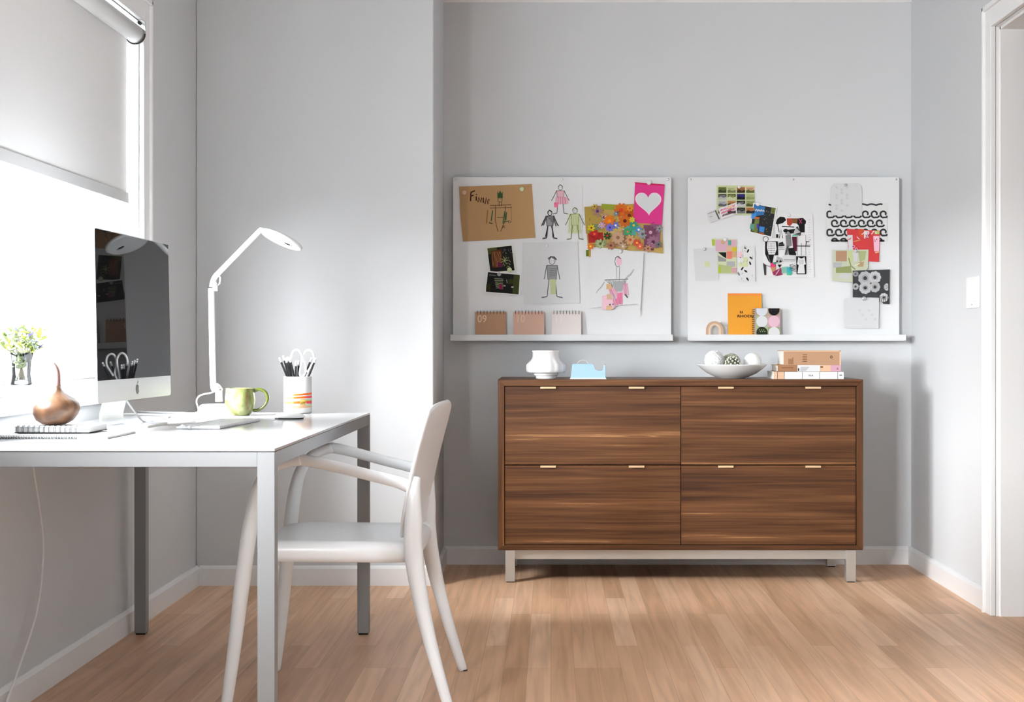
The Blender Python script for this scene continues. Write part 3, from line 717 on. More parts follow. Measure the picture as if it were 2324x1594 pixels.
# ---- right board
CARDS = 'cards pinned on the right board'
s = Sheet([(1626, 421), (1712, 421), (1712, 489), (1626, 487)], (206, 214, 168), 1, 'picture_sheet', 'pale green sheet printed with a grid of little pictures', 'print', CARDS)
pal = [((110, 120, 62), (60, 66, 40)), ((196, 202, 150), (120, 126, 80)), ((176, 120, 76), (60, 44, 30)), ((214, 170, 136), (92, 100, 50)), ((60, 60, 60), (180, 180, 180)), ((86, 94, 36), (200, 206, 160)), ((50, 44, 120), (30, 30, 32)), ((178, 188, 130), (150, 158, 100)),
       ((180, 182, 184), (100, 100, 102)), ((196, 140, 96), (60, 60, 30)), ((40, 40, 40), (200, 200, 200)), ((160, 168, 110), (80, 90, 50)), ((150, 150, 152), (60, 60, 62)), ((120, 122, 116), (70, 70, 70)), ((26, 26, 26), (120, 122, 120)), ((190, 120, 70), (40, 40, 40))]
for r_ in range(4):
    for c_ in range(4):
        x0, y0 = 1630+c_*21, 425+r_*15.6; a, b_ = pal[r_*4+c_]
        s.poly([(x0, y0), (x0+18.5, y0), (x0+18.5, y0+13), (x0, y0+13)], a).poly([(x0, y0+8), (x0+5, y0+6), (x0+12, y0+9), (x0+18.5, y0+6), (x0+18.5, y0+13), (x0, y0+13)], b_)
        for k in range(4): s.line(wob(x0+2, y0+3+k*2.5, x0+16, y0+3+k*2.5, 3, 1), .7, b_)
s.done()
s = Sheet([(1603, 484), (1624, 475), (1634, 498), (1612, 507)], (212, 212, 213), 2.2, 'paper_scrap', 'small crumpled grey paper scrap left of the pink ticket', 'paper', CARDS)
s.line([(1606, 486), (1622, 480)], 1.6, (150, 150, 152)).line([(1623, 478), (1632, 498)], 3, (90, 90, 92)).line([(1610, 493), (1616, 491)], 1.5, (160, 160, 160)).done()
s = Sheet([(1630, 474), (1671, 460), (1677, 484), (1637, 498)], (230, 228, 228), 3.2, 'ticket', 'white ticket printed with slanted pink lettering', 'ticket', CARDS)
for i in range(3):      # slanted lettering too small to read: short strokes
    ux, uy = math.cos(math.radians(-19)), math.sin(math.radians(-19)); c_ = (214, 88, 130) if i < 2 else (96, 60, 74)
    X0, Y0 = 1634+i*2.2, 480.5+i*6.0; q = 0.0
    while q < (34 if i < 2 else 27):
        a, b_ = (X0+ux*q, Y0+uy*q), (X0+ux*q+1.5+R.uniform(-.8, .8), Y0+uy*q-4.6)
        s.line([a, b_], 1.1, c_)
        if R.random() < .6: s.line([b_, (b_[0]+ux*1.5-.4, b_[1]+uy*1.5+R.choice([0, 2.2, 4.4]))], .9, c_)
        q += R.choice([1.9, 2.3, 2.9])
s.poly([(1649, 470), (1661, 466), (1663, 471), (1650, 476)], (236, 190, 160)).done()
s = Sheet([(1709, 461), (1763, 471), (1751, 540), (1700, 528)], (236, 236, 236), 3, 'photo_card', 'tilted blue photo card of foliage and water with white script', 'card', CARDS)
s.poly([(1711, 464), (1760, 473), (1749, 537), (1702.5, 526)], (46, 47, 48)).poly([(1711, 465), (1736, 470), (1733, 488), (1707, 492)], (58, 118, 178)).poly([(1706, 482), (1716, 484), (1714, 498), (1704, 496)], (66, 146, 220))
s.poly([(1712, 492), (1724, 494), (1722, 499), (1711, 497)], (190, 110, 60)).poly([(1713, 498), (1723, 500), (1718, 530), (1704, 524), (1710, 514)], (112, 124, 60)).poly([(1723, 514), (1735, 516), (1733, 528), (1722, 526)], (60, 136, 210)).poly([(1717, 508), (1722, 509), (1721, 520), (1717, 519)], (78, 60, 160)).poly([(1722, 527), (1734, 529), (1733, 534), (1722, 531)], (156, 88, 50)).poly([(1703, 508), (1712, 509), (1711, 522), (1701, 520)], (96, 150, 134)).poly([(1750, 472), (1760, 474), (1757, 487), (1748, 484)], (110, 120, 60))
s.line([(1713+k*1.0, 476.5+k*.15+2.4*math.sin(k*1.55)*(1 if k % 5 else 1.7)) for k in range(22)], 1.1, (238, 240, 242))
for k in range(30):
    x, y = R.uniform(1725, 1754), R.uniform(480, 528); s.line(wob(x, y, x+R.uniform(-4, 4), y+R.uniform(-4, 4), 2, .5), .9, R.choice([(150, 150, 150), (96, 96, 98), (210, 210, 210), (70, 72, 60)]))
s.done()
# black and white shopping sheet
s = Sheet([(1762, 484), (1844, 487), (1846, 560), (1847, 629), (1786, 630), (1732, 627), (1730, 560), (1733, 534)], (230, 230, 230), 1.6, 'illustrated_sheet', 'torn sheet crowded with black and white cut-outs of shirts and chairs', 'print', CARDS)
K, LG, MG = (24, 24, 25), (206, 206, 206), (130, 130, 132)
s.poly([(1763, 498), (1770, 492), (1780, 493), (1784, 500), (1776, 507), (1764, 510), (1760, 508)], K).line([(1764, 508), (1768, 528)], 1.6, K).line([(1750, 516), (1756, 512), (1758, 538), (1766, 540)], 1.4, MG).poly([(1748, 513), (1757, 510), (1761, 540), (1750, 541)], LG).poly([(1761, 532), (1766, 532), (1766, 540), (1761, 540)], K)
s.poly([(1785, 496), (1797, 496), (1798, 508), (1792, 514), (1786, 510)], (176, 68, 54)).poly([(1797, 496), (1810, 496), (1808, 508), (1798, 507)], (126, 84, 46)).poly([(1810, 496), (1822, 495), (1829, 502), (1828, 509), (1826, 509), (1826, 528), (1815, 528), (1812, 512), (1808, 508)], K).line([(1812, 497), (1820, 508)], 1.4, (180, 70, 110)).line([(1820, 497), (1814, 508)], 1.4, (180, 70, 110))
s.line([(1774, 514), (1802, 516)], 2.2, K).disc(1783, 524, 6, K, ry=4).poly([(1783, 522), (1806, 520), (1800, 530), (1782, 532)], K).line([(1768, 541), (1772, 520), (1776, 541)], 1.5, K)
s.poly([(1806, 516), (1810, 514), (1818, 530), (1816, 536), (1799, 532)], (70, 70, 72))
for k in range(9): s.line([(1800+k*1.6, 533-k*.6), (1806+k*1.2, 517+k*1.2)], .8, (230, 230, 230))
s.poly([(1798, 533), (1809, 533), (1809, 537), (1798, 537)], (120, 190, 160)).poly([(1797, 538), (1808, 538), (1808, 570), (1800, 572)], (84, 26, 50)).line([(1808.5, 538), (1808.5, 570)], 1.2, (230, 160, 180))
s.poly([(1736, 549), (1765, 548), (1766, 580), (1756, 580), (1752, 600), (1744, 594), (1736, 577)], K).poly([(1741, 550), (1760, 550), (1762, 566), (1758, 578), (1744, 578), (1740, 562)], (224, 224, 224))
for r_ in range(5):
    for c_ in range(5): s.disc(1744+c_*3.4, 554+r_*5, .9, K, 6)
s.ring(1737, 543, 6, 1.1, (80, 80, 82)).poly([(1767, 552), (1776, 549), (1779, 558), (1766, 560)], K)
for k in range(4): s.line([(1767, 555+k*4), (1780, 555+k*4)], 1, (90, 90, 92))
s.poly([(1782, 535), (1794, 532), (1796, 558), (1790, 560), (1788, 578), (1780, 580), (1784, 556)], MG).disc(1788, 530, 4, (150, 150, 152), ry=4).line([(1788, 558), (1782, 578)], 2.4, (60, 60, 62)).poly([(1788, 564), (1800, 563), (1806, 576), (1806, 580), (1790, 579)], K)
s.line([(1809, 534), (1828, 534), (1828, 580), (1809, 580), (1809, 534)], 1, MG).line([(1818, 552), (1818, 580)], 1.2, MG).line([(1806, 559), (1838, 559)], 2.0, K).line([(1828, 549), (1836, 549)], 1.6, K).line([(1828, 559), (1830, 548)], 1.2, K).line([(1836, 546), (1839, 544)], 1.2, K)
s.poly([(1731, 597), (1738, 602), (1738, 625), (1734, 625)], (60, 60, 62)).line([(1737, 602), (1752, 608)], 1.6, MG).line([(1742, 580), (1748, 598)], 1.2, MG)
s.poly([(1762, 582), (1772, 586), (1776, 594), (1762, 600)], (170, 170, 172)).poly([(1762, 590), (1766, 594), (1761, 597)], K).poly([(1770, 590), (1774, 595), (1768, 596)], K).poly([(1764, 601), (1774, 601), (1768, 608)], K)
s.poly([(1776, 581), (1804, 581), (1804, 592), (1796, 596), (1780, 596), (1776, 590)], (214, 214, 214)).line([(1778, 590), (1803, 590)], 1, MG).line([(1778, 593), (1803, 593)], .8, MG)
s.poly([(1806, 582), (1829, 582), (1829, 623), (1807, 623)], K).poly([(1811, 584), (1816, 587), (1820, 587), (1825, 584), (1828, 600), (1824, 602), (1826, 621), (1809, 621), (1812, 602), (1808, 600)], (222, 222, 222))
for k in range(5): s.line([(1814+k*2, 590), (1814+k*2, 600)], .6, MG)
s.poly([(1748, 598), (1759, 596), (1760, 606), (1748, 607)], (220, 60, 120)).poly([(1748, 607), (1760, 606), (1758, 618), (1752, 619)], (190, 140, 96)).poly([(1752, 618), (1772, 608), (1775, 624), (1762, 627), (1754, 624)], (150, 50, 90)).line([(1760, 624), (1768, 612)], 1.2, (230, 220, 226)).poly([(1753, 596), (1760, 595), (1760, 601), (1756, 601)], (70, 150, 120))
s.poly([(1773, 607), (1785, 606), (1785, 620), (1773, 620)], (130, 190, 168)).poly([(1785, 606), (1797, 608), (1797, 622), (1785, 623)], (66, 170, 184)).poly([(1785, 619), (1797, 618), (1795, 625), (1785, 625)], (80, 190, 150))
for k in range(5): s.line([(1791, 600+k*3), (1806, 604+k*3.2)], 1.1, (50, 50, 52))
for k in range(22): s.line([(1833, 500+k*5.6), (1839+R.uniform(-2, 2), 500+k*5.6)], .8, (190, 190, 192))
s.done()
s = Sheet([(1574, 565), (1630, 563), (1631, 637), (1578, 638)], (212, 213, 214), 1, 'note_card', 'plain pale grey note card at the far left of the right board', 'card', CARDS); s.poly([(1599, 594), (1611, 594), (1611, 606), (1599, 606)], (206, 212, 166)).done()
s = Sheet([(1614, 542), (1671, 543), (1672, 622), (1629, 621), (1627, 562)], (206, 212, 176), 2.2, 'geometric_card', 'pink, yellow and black card of angular blocks', 'card', CARDS)
for (p, c) in (([(1623, 545), (1670, 545), (1670, 571), (1624, 571)], (214, 172, 188)), ([(1615, 544), (1622, 544), (1622, 558), (1616, 558)], (176, 192, 60)), ([(1636, 546), (1649, 546), (1642, 556), (1636, 553)], (206, 168, 130)), ([(1652, 546), (1659, 546), (1659, 557), (1652, 557)], (84, 170, 146)), ([(1649, 558), (1671, 560), (1671, 571), (1649, 571)], (214, 180, 146)), ([(1661, 562), (1672, 562), (1672, 571), (1661, 571)], (206, 184, 50)),
               ([(1629, 573), (1648, 573), (1648, 587), (1641, 583)], (28, 28, 30)), ([(1649, 571), (1661, 571), (1661, 588), (1649, 588)], (226, 130, 112)), ([(1661, 571), (1671, 571), (1671, 584), (1661, 585)], (208, 166, 122)), ([(1629, 580), (1648, 589), (1648, 594), (1630, 594)], (150, 151, 153)), ([(1649, 594), (1668, 594), (1668, 606), (1648, 606)], (172, 173, 175)), ([(1630, 600), (1662, 606), (1660, 620), (1630, 620)], (178, 188, 130)), ([(1660, 608), (1671, 608), (1671, 620), (1661, 620)], (206, 158, 172)), ([(1630, 606), (1636, 606), (1636, 620), (1630, 620)], (172, 194, 60))):
    s.poly(p, c)
s.done()
s = Sheet([(1672, 560), (1712, 558), (1714, 640), (1673, 638)], (222, 222, 222), 3, 'leaf_card', 'white card with small black leaves beside the pink geometric one', 'card', CARDS)
for (x, y, a) in ((1690, 563, .6), (1697, 570, 2), (1678, 583, .5), (1702, 598, 1.2), (1704, 586, .7), (1676, 622, 1.1), (1696, 634, 1.0), (1684, 610, 2.2), (1692, 616, .6)): s.disc(x, y, 4.6, (34, 34, 36) if R.random() < .7 else (120, 120, 122), 10, ry=2.0, rot=a)
s.poly([(1674, 572), (1684, 571), (1684, 584), (1674, 585)], (236, 196, 206)).poly([(1686, 584), (1697, 584), (1697, 606), (1676, 607), (1675, 596), (1686, 596)], (206, 212, 170))
for k in range(12): x, y = R.uniform(1676, 1710), R.uniform(564, 634); s.line(wob(x, y, x+R.uniform(-4, 4), y+5, 2, .5), .8, (150, 150, 152))
s.done()
# wave pattern
s = Sheet([(1876, 459), (2013, 461), (2013, 549), (1875, 547)], (222, 223, 222), 1, 'wave_print', 'wide white print with rows of black curling waves', 'print', CARDS)
WK = (52, 53, 55)
def clampx(pts): return [(min(max(x, 1877), 2012), min(max(y, 461.5), 547)) for x, y in pts]
for r_ in range(5):
    yb0 = 465+r_*20.6
    for c_ in range(8):
        x0 = 1868+c_*20.3+(r_ % 2)*9
        if x0 < 1870 or x0 > 2002: continue
        if r_ == 0:
            s.line(clampx([(x0-8, yb0-1), (x0-2, yb0+1), (x0+4, yb0-1), (x0+9, yb0-1.5), (x0+12.5, yb0-.5)]), 3.8, WK); continue
        P = []
        for k in range(17):
            t = k/16; a = math.radians(-30+275*t); rr = 3.0+5.2*min(1, t*1.5)
            P.append((x0+7+rr*math.cos(a), yb0+1-rr*math.sin(a)))
        P += [(x0+8, yb0+8.2), (x0+13, yb0+8.0), (x0+17, yb0+4.5)]
        s.line(clampx(P), 4.0, WK)
s.done()
s = Sheet([(1885, 426), (1893, 417), (1946, 416), (1955, 424), (1956, 490), (1886, 489)], (213, 214, 215), 2.2, 'gift_tag', 'pale grey tag with clipped corners over the wave print', 'tag', CARDS)
for k in range(14): s.poly(rot_rect(1898+(k % 3)*12, 426+(k//3)*12+(k % 2)*5, 5, 5, 0), (200, 201, 203))
s.done()
s = Sheet([(1921, 520), (1996, 524), (1994, 595), (1934, 592), (1924, 560)], (206, 66, 68), 3.4, 'floral_card', 'red and pink floral card overlapping the wave print', 'card', CARDS)
s.poly([(1922, 534), (1934, 534), (1936, 592), (1926, 570)], (210, 210, 212)).poly([(1981, 536), (1995, 536), (1994, 570), (1983, 571)], (238, 188, 206)).poly([(1948, 520), (1960, 521), (1958, 540), (1947, 538)], (208, 84, 54)).poly([(1960, 524), (1972, 525), (1970, 540), (1960, 542)], (214, 215, 216)).poly([(1984, 524), (1995, 525), (1995, 532), (1984, 532)], (176, 196, 110))
for k in range(20): x = R.uniform(1926, 1990); y = R.uniform(523, 546); s.line(wob(x, y, x+R.uniform(-7, 7), y+R.uniform(2, 8), 3, .8), 1.6, R.choice([(236, 130, 170), (240, 200, 216), (214, 60, 70), (130, 40, 70), (240, 236, 236)]))
for (x, y) in ((1936, 560), (1942, 566), (1937, 572)): s.disc(x, y, 3.4, (220, 150, 180)).disc(x, y, 1.4, (80, 40, 50))
s.line([(1936, 549), (1952, 545)], 2, (206, 150, 90)).line([(1985, 574), (1994, 572)], 3, (224, 180, 140)).done()
s = Sheet([(1889, 568), (1970, 567), (1969, 608), (1940, 642), (1888, 638)], (196, 200, 176), 4.6, 'olive_card', 'olive and tan card with a pale leaf shape', 'card', CARDS)
for (p, c) in (([(1896, 570), (1921, 570), (1921, 594), (1896, 594)], (178, 140, 112)), ([(1922, 570), (1940, 570), (1938, 592), (1924, 600)], (190, 200, 146)), ([(1946, 570), (1965, 570), (1962, 590), (1950, 596)], (168, 176, 130)), ([(1934, 572), (1946, 572), (1944, 594), (1936, 594)], (202, 203, 205)), ([(1890, 596), (1910, 596), (1908, 608), (1890, 608)], (176, 178, 180)), ([(1896, 608), (1930, 604), (1932, 620), (1896, 620)], (146, 154, 100)), ([(1910, 620), (1930, 620), (1928, 634), (1898, 632)], (196, 198, 196)), ([(1946, 596), (1960, 594), (1958, 606), (1946, 606)], (180, 150, 116))): s.poly(p, c)
s.line([(1925, 586), (1930, 604), (1940, 612)], 2.4, (130, 138, 84)).line([(1950, 598), (1938, 604)], 2, (220, 226, 196)).done()
s = Sheet([(1934, 615), (2018, 612), (2017, 691), (2003, 690), (1994, 676), (1934, 675)], (62, 63, 65), 5.8, 'dark_flower_card', 'charcoal card with large pale grey flower heads', 'card', CARDS)
for (x, y, r, c) in ((1962, 632, 17, (176, 177, 178)), (1984, 630, 15, (190, 191, 192)), (1984, 652, 13, (176, 177, 178)), (1962, 654, 15, (184, 185, 186)), (1940, 651, 8, (170, 171, 172)), (1940, 622, 7, (150, 151, 152)), (2012, 652, 9, (180, 181, 182)), (2004, 676, 11, (196, 197, 198))):
    for k in range(9): a = 2*pi*k/9; s.disc(min(x+r*.6*math.cos(a), 2011), min(max(y+r*.6*math.sin(a), 619), 682), r*.36, c, 9)
    s.ring(min(x, 2008), y, r*.4, .8, (110, 111, 113), 12)
for k in range(5): s.line([(1996+k*4, 672), (1994+k*4.4, 686)], 1.2, (60, 60, 62))
s.done()
s = Sheet([(1915, 677), (1994, 675), (1993, 746), (1916, 745)], (207, 208, 209), 4.6, 'note_card', 'blank grey square card pinned below the charcoal flower card', 'card', CARDS)
for k in range(6): s.poly(rot_rect(1950+k*7, 705+(k % 3)*10, 6, 5, 0), (198, 199, 201))
s.done()

# magnets
def magnet(px, py, layer, label, m, r=.0105):
    g = MB(); y = BY-.0006-layer*.0022-.0012
    g.lathe([(r*.96, 0), (r, .001), (r, .0065), (r*.85, .0078), (0.0001, .0078)], (bx(px), y, bz(py)), n=24, M=Matrix(((1, 0, 0), (0, 0, -1), (0, 1, 0))))
    tag(g.build('magnet', m), label, 'magnet', 'round magnets on the boards')
MW = mat('magnet_white', (226, 228, 228), 0.35); MT = mat('magnet_tan', (214, 178, 148), 0.4); MGN = mat('magnet_green', (196, 208, 160), 0.35); MS = mat('magnet_silver', (200, 202, 204), 0.3, metal=0.6)
magnet(1053.5, 438, 1, 'tan round magnet at the top left of the tan drawing', MT)
magnet(1184.5, 430, 1, 'pale green round magnet at the top right of the tan drawing', MGN)
magnet(1472.5, 415, 3, 'white round magnet at the top edge of the pink heart card', MW)
magnet(1407, 572, 4, 'pale magnet at the top of the large pink crayon drawing', MW, .009)
magnet(1156.5, 613, 3, 'pale green magnet over the joint of the two photo prints', MGN, .0105)
magnet(1241, 558, 1.9, 'small silver magnet above the drawn child in green trousers', MW, .007)
magnet(1677, 425, 1, 'small white magnet on the green picture grid', MW, .007)
magnet(1719, 464, 3, 'white magnet at the top of the blue photo card', MW, .009)
magnet(1790, 489, 1.6, 'white magnet at the top of the black and white sheet', MW, .008)
magnet(1645, 544, 2.2, 'white magnet at the top of the pink geometric card', MW, .009)
magnet(1599, 566, 1, 'small silver magnet on the plain grey card', MS, .007)
magnet(1686, 561, 3, 'small white magnet at the top of the leaf card', MW, .006)
magnet(1918, 421, 2.2, 'small silver magnet on the pale clipped tag', MS, .006)
magnet(1941, 571, 4.6, 'silver magnet at the top of the olive card', MS, .007)
magnet(1959, 678, 5.8, 'silver magnet joining the charcoal card and the blank grey card', MS, .009)

# ---- ledge objects
def box_on_ledge(px0, px1, pyt, y0, y1):   # x range at the ledge depth
    S_ = F/y0
    return (px0-VX)/S_, (px1-VX)/S_, 1-(pyt-VY)/S_
def calendar(px0, px1, pyt, col, digits, dc, label):
    y0 = BY-.030; S_ = F/y0
    x0, x1, z1 = (px0-VX)/S_, (px1-VX)/S_, 1-(pyt+2-VY)/S_
    t = thing('desk_calendar', ((x0+x1)/2, y0, LZ), label, 'calendar', 'small spiral calendars on the left ledge')
    # leaning card body: front face slopes back, easel behind
    A = [(x0, y0, LZ), (x0, y0-.0, LZ)]
    g = MB(); g.prism([(x0, y0, LZ), (x0, y0+.003, LZ), (x0, y0+.013, z1), (x0, y0+.010, z1)], (x1-x0, 0, 0), ink(*col))
    n = Vector((0, -(z1-LZ), .010)).normalized()
    def on(a, b_, z_): 
        f = b_; return Vector((a, y0+.010*((f-LZ)/(z1-LZ))-.0005, f))
    g.text(digits, .047, lambda a, b_, c_: on(x0+.010+a, z1-.047+b_, 0), ink(*dc), sx=.92)
    g.build('cover', parent=t)
    MB().prism([(x0+.001, y0+.016, z1), (x0+.001, y0+.013, z1), (x0+.001, y0+.022, LZ), (x0+.001, y0+.026, LZ)], (x1-x0-.002, 0, 0)).build('easel_back', ink(176, 134, 100), parent=t)
    c = MB(); k = 0; nn = 9
    for i in range(nn):
        X = x0+.010+(x1-x0-.020)*i/(nn-1)
        c.tube([(X, y0+.0115+.0065*math.cos(a), z1-.001+.0065*math.sin(a)) for a in [2*pi*q/12 for q in range(12)]], .0011, n=6, closed=True)
        c.box((X-.0012, y0+.0075, z1-.0105), (X+.0012, y0+.0085, z1-.0078))
    c.build('spiral', DARK, parent=t)
calendar(1078, 1148, 706, (186, 146, 116), '09', (236, 206, 180), 'tan spiral desk calendar with pale digits 09, leftmost on the ledge')
calendar(1165, 1235, 706, (218, 178, 158), '10', (234, 200, 176), 'pinkish spiral desk calendar, middle of the three on the ledge')
calendar(1252, 1319, 706, (222, 212, 208), '11', (234, 222, 214), 'pale grey spiral desk calendar, rightmost of the three on the ledge')

# rainbow arch
y0 = BY-.040; S_ = F/y0
t = thing('arch_ornament', ((1622-VX)/S_, y0, LZ), 'little tan rainbow-shaped arch at the left end of the right ledge', 'ornament')
cxr = (1622-VX)/S_
for i, (ro, ri, c) in enumerate(((.0375, .0275, (196, 160, 132)), (.0275, .0185, (222, 196, 172)))):
    pts = [(cxr+ro, y0, LZ)]; zc = LZ+.023
    pts += [(cxr+ro*math.cos(a), y0, zc+ro*math.sin(a)) for a in [pi*k/16 for k in range(17)]] + [(cxr-ro, y0, LZ), (cxr-ri, y0, LZ)]
    pts += [(cxr+ri*math.cos(a), y0, zc+ri*math.sin(a)) for a in [pi-pi*k/16 for k in range(17)]] + [(cxr+ri, y0, LZ)]
    MB().prism(pts, (0, .018, 0)).build('arch_band', mat('arch_paint_%d' % i, c, .6), parent=t)
# orange pad
y0 = BY-.026; S_ = F/y0; x0, x1, z1 = (1653-VX)/S_, (1729-VX)/S_, 1-(666-VY)/S_
t = thing('notepad', ((x0+x1)/2, y0, LZ), 'orange notepad leaning on the right board', 'notepad')
g = MB(); OR = ink(230, 158, 52)
g.prism([(x0, y0, LZ), (x0, y0+.008, LZ), (x0, y0+.020, z1), (x0, y0+.012, z1)], (x1-x0, 0, 0), ink(236, 236, 232))
def onp(a, z_, e=.0006): return Vector((a, y0+.012*((z_-LZ)/(z1-LZ))-e, z_))
g.add([onp(x0-.0005, LZ), onp(x1+.0005, LZ), onp(x1+.0005, z1), onp(x0-.0005, z1)], [(0, 1, 2, 3)], OR)
g.add([onp(x0-.0006, LZ), onp(x0-.0006, z1), onp(x0-.0006, z1)+Vector((0, .0095, 0)), onp(x0-.0006, LZ)+Vector((0, .0095, 0))], [(0, 1, 2, 3)], OR)
g.add([onp(x0, z1-.010, .0009), onp(x1, z1-.010, .0009), onp(x1, z1, .0009), onp(x0, z1, .0009)], [(0, 1, 2, 3)], ink(236, 140, 66))
DKR = ink(60, 14, 20)
g.text('RHODIA', .0165, lambda a, b_, c_: onp((1673.5-VX)/S_+a, 1-(720.5-VY)/S_+b_, .0012), DKR, sx=1.30, bold=.0005)
# two little fir shapes above the word
for dx in (0, .0075):
    X = (1681-VX)/S_+dx; Z = 1-(709-VY)/S_
    for k in range(3): g.add([onp(X-.004+.0008*k, Z-.004+k*.0035, .0012), onp(X+.004-.0008*k, Z-.004+k*.0035, .0012), onp(X, Z+.001+k*.0035, .0012)], [(0, 1, 2)], DKR)
g.build('pad', parent=t)
# circle notebook
y0 = BY-.040; S_ = F/y0; x0, x1, z1 = (1711-VX)/S_, (1771-VX)/S_, 1-(700-VY)/S_
t = thing('spiral_notebook', ((x0+x1)/2, y0, LZ), 'small spiral notebook with pastel and black circles, before the orange pad', 'notebook')
g = MB(); g.prism([(x0, y0, LZ), (x0, y0+.007, LZ), (x0, y0+.012, z1), (x0, y0+.005, z1)], (x1-x0, 0, 0), ink(176, 156, 140))
def onn(a, z_, e): return Vector((a, y0+.005*((z_-LZ)/(z1-LZ))-e, z_))
wq = (x1-x0-.006)/2; 
def patch(xa, xb, za, zb, c, e=.0004): g.add([onn(xa, za, e), onn(xb, za, e), onn(xb, zb, e), onn(xa, zb, e)], [(0, 1, 2, 3)], ink(*c))
patch(x0+.006+wq, x1, z1-.084, z1-.034, (200, 158, 172)); patch(x0+.006, x0+.006+wq, z1-.100, z1-.034, (170, 174, 140)); patch(x0+.006+wq, x1, LZ, z1-.084, (150, 156, 116))
def circ(cx_, cz_, r, c, z_lo=-9, z_hi=9, e=.0007):
    pts = [(cx_+r*math.cos(2*pi*k/28), min(max(cz_+r*math.sin(2*pi*k/28), z_lo), z_hi)) for k in range(28)]
    g.add([onn(a, b_, e) for a, b_ in pts], [tuple(range(28))], ink(*c))
c1, c2, rr = x0+.008+wq/2, x0+.006+wq*1.5, wq*.45
circ(c1, z1-.009, rr, (206, 212, 218), z_hi=z1-.0005); circ(c2, z1-.007, rr, (26, 26, 28), z_hi=z1-.0005)
circ(c1, z1-.0585, rr, (214, 215, 216)); circ(c2, z1-.0585, rr, (224, 184, 198)); circ(c1, z1-.1085, rr, (38, 44, 30), z_lo=LZ+.0004); circ(c2, z1-.1085, rr, (214, 215, 214), z_lo=LZ+.0004)
for k in range(6): circ(c1-.012+k*.005, z1-.097-k % 2*.007, .0024, (150, 164, 110), z_lo=LZ+.0006, e=.001)
g.build('cover', parent=t)
c = MB()
for i in range(13):
    Z = LZ+.006+(z1-LZ-.012)*i/12; yc = y0+.006
    c.tube([(x0-.001+.0062*math.cos(a), yc+.0062*math.sin(a), Z+.0012*math.cos(a)) for a in [2*pi*q/12 for q in range(12)]], .0010, n=6, closed=True)
c.build('spiral', DARK, parent=t)

# ------------------------------------------------------------------ things on the cabinet
TZ = CZ1
# white fluted vase
vc = (-.0205, 6.555, TZ)
def flute(t, z):
    k = max(0, min(1, (z-.026)/.01)) * max(0, min(1, (.088-z)/.02)); return 1+.022*k*math.cos(14*t)
pr = [(.036, 0), (.042, .0015), (.0435, .006), (.0435, .011), (.049, .014), (.053, .019), (.053, .024), (.048, .0255), (.078, .0265), (.0815, .029), (.082, .040), (.082, .058), (.079, .063), (.066, .077), (.060, .085), (.057, .093), (.0565, .112), (.0585, .115), (.059, .119), (.057, .121), (.052, .119), (.051, .09), (.05, .04), (.0001, .035)]
tag(MB().lathe(pr, vc, n=112, fn=flute).build('vase', mat('glossy_white_ceramic', (240, 240, 240), 0.2, coat=.3)), 'white fluted ceramic vase with a wide waist at the left end of the cabinet', 'vase')
# tape dispenser
xa, ya = .0835, 6.50
t = thing('tape_dispenser', (xa+.073, ya+.03, TZ), 'light blue tape dispenser beside the white vase', 'tape dispenser')
BL = mat('light_blue_plastic', (160, 196, 226), 0.35); pp = [(0, 0), (.148, 0), (.148, .006), (.1455, .060), (.1415, .060), (.138, .042), (.132, .036), (.114, .036), (.104, .040), (.098, .058), (.092, .064), (.012, .064), (.008, .062), (.001, .006)]
MB().prism([(xa+a, ya, TZ+z) for a, z in pp], (0, .056, 0)).build('body', BL, parent=t, bevel=.0015)
MB().box((xa-.002, ya-.003, TZ), (xa+.150, ya+.059, TZ+.005)).build('base', mat('white_base', (226, 232, 238), 0.4), parent=t, bevel=.001)
ta = [2*pi*k/36 for k in range(36)]; cc_ = (xa+.052, ya+.028, TZ+.0555)
rg = [[Vector((cc_[0]+r_*math.cos(a), cc_[1]+w_, cc_[2]+r_*math.sin(a))) for a in ta] for r_, w_ in ((.024, -.010), (.0255, -.010), (.0255, .010), (.024, .010))]
MB().rings(rg+[rg[0]], caps=False, smooth=False).build('tape_roll', mat('tape_white', (236, 236, 234), 0.4), parent=t)
MB().box((xa+.1420, ya+.008, TZ+.058), (xa+.1460, ya+.048, TZ+.064)).build('cutter', CHROME, parent=t)
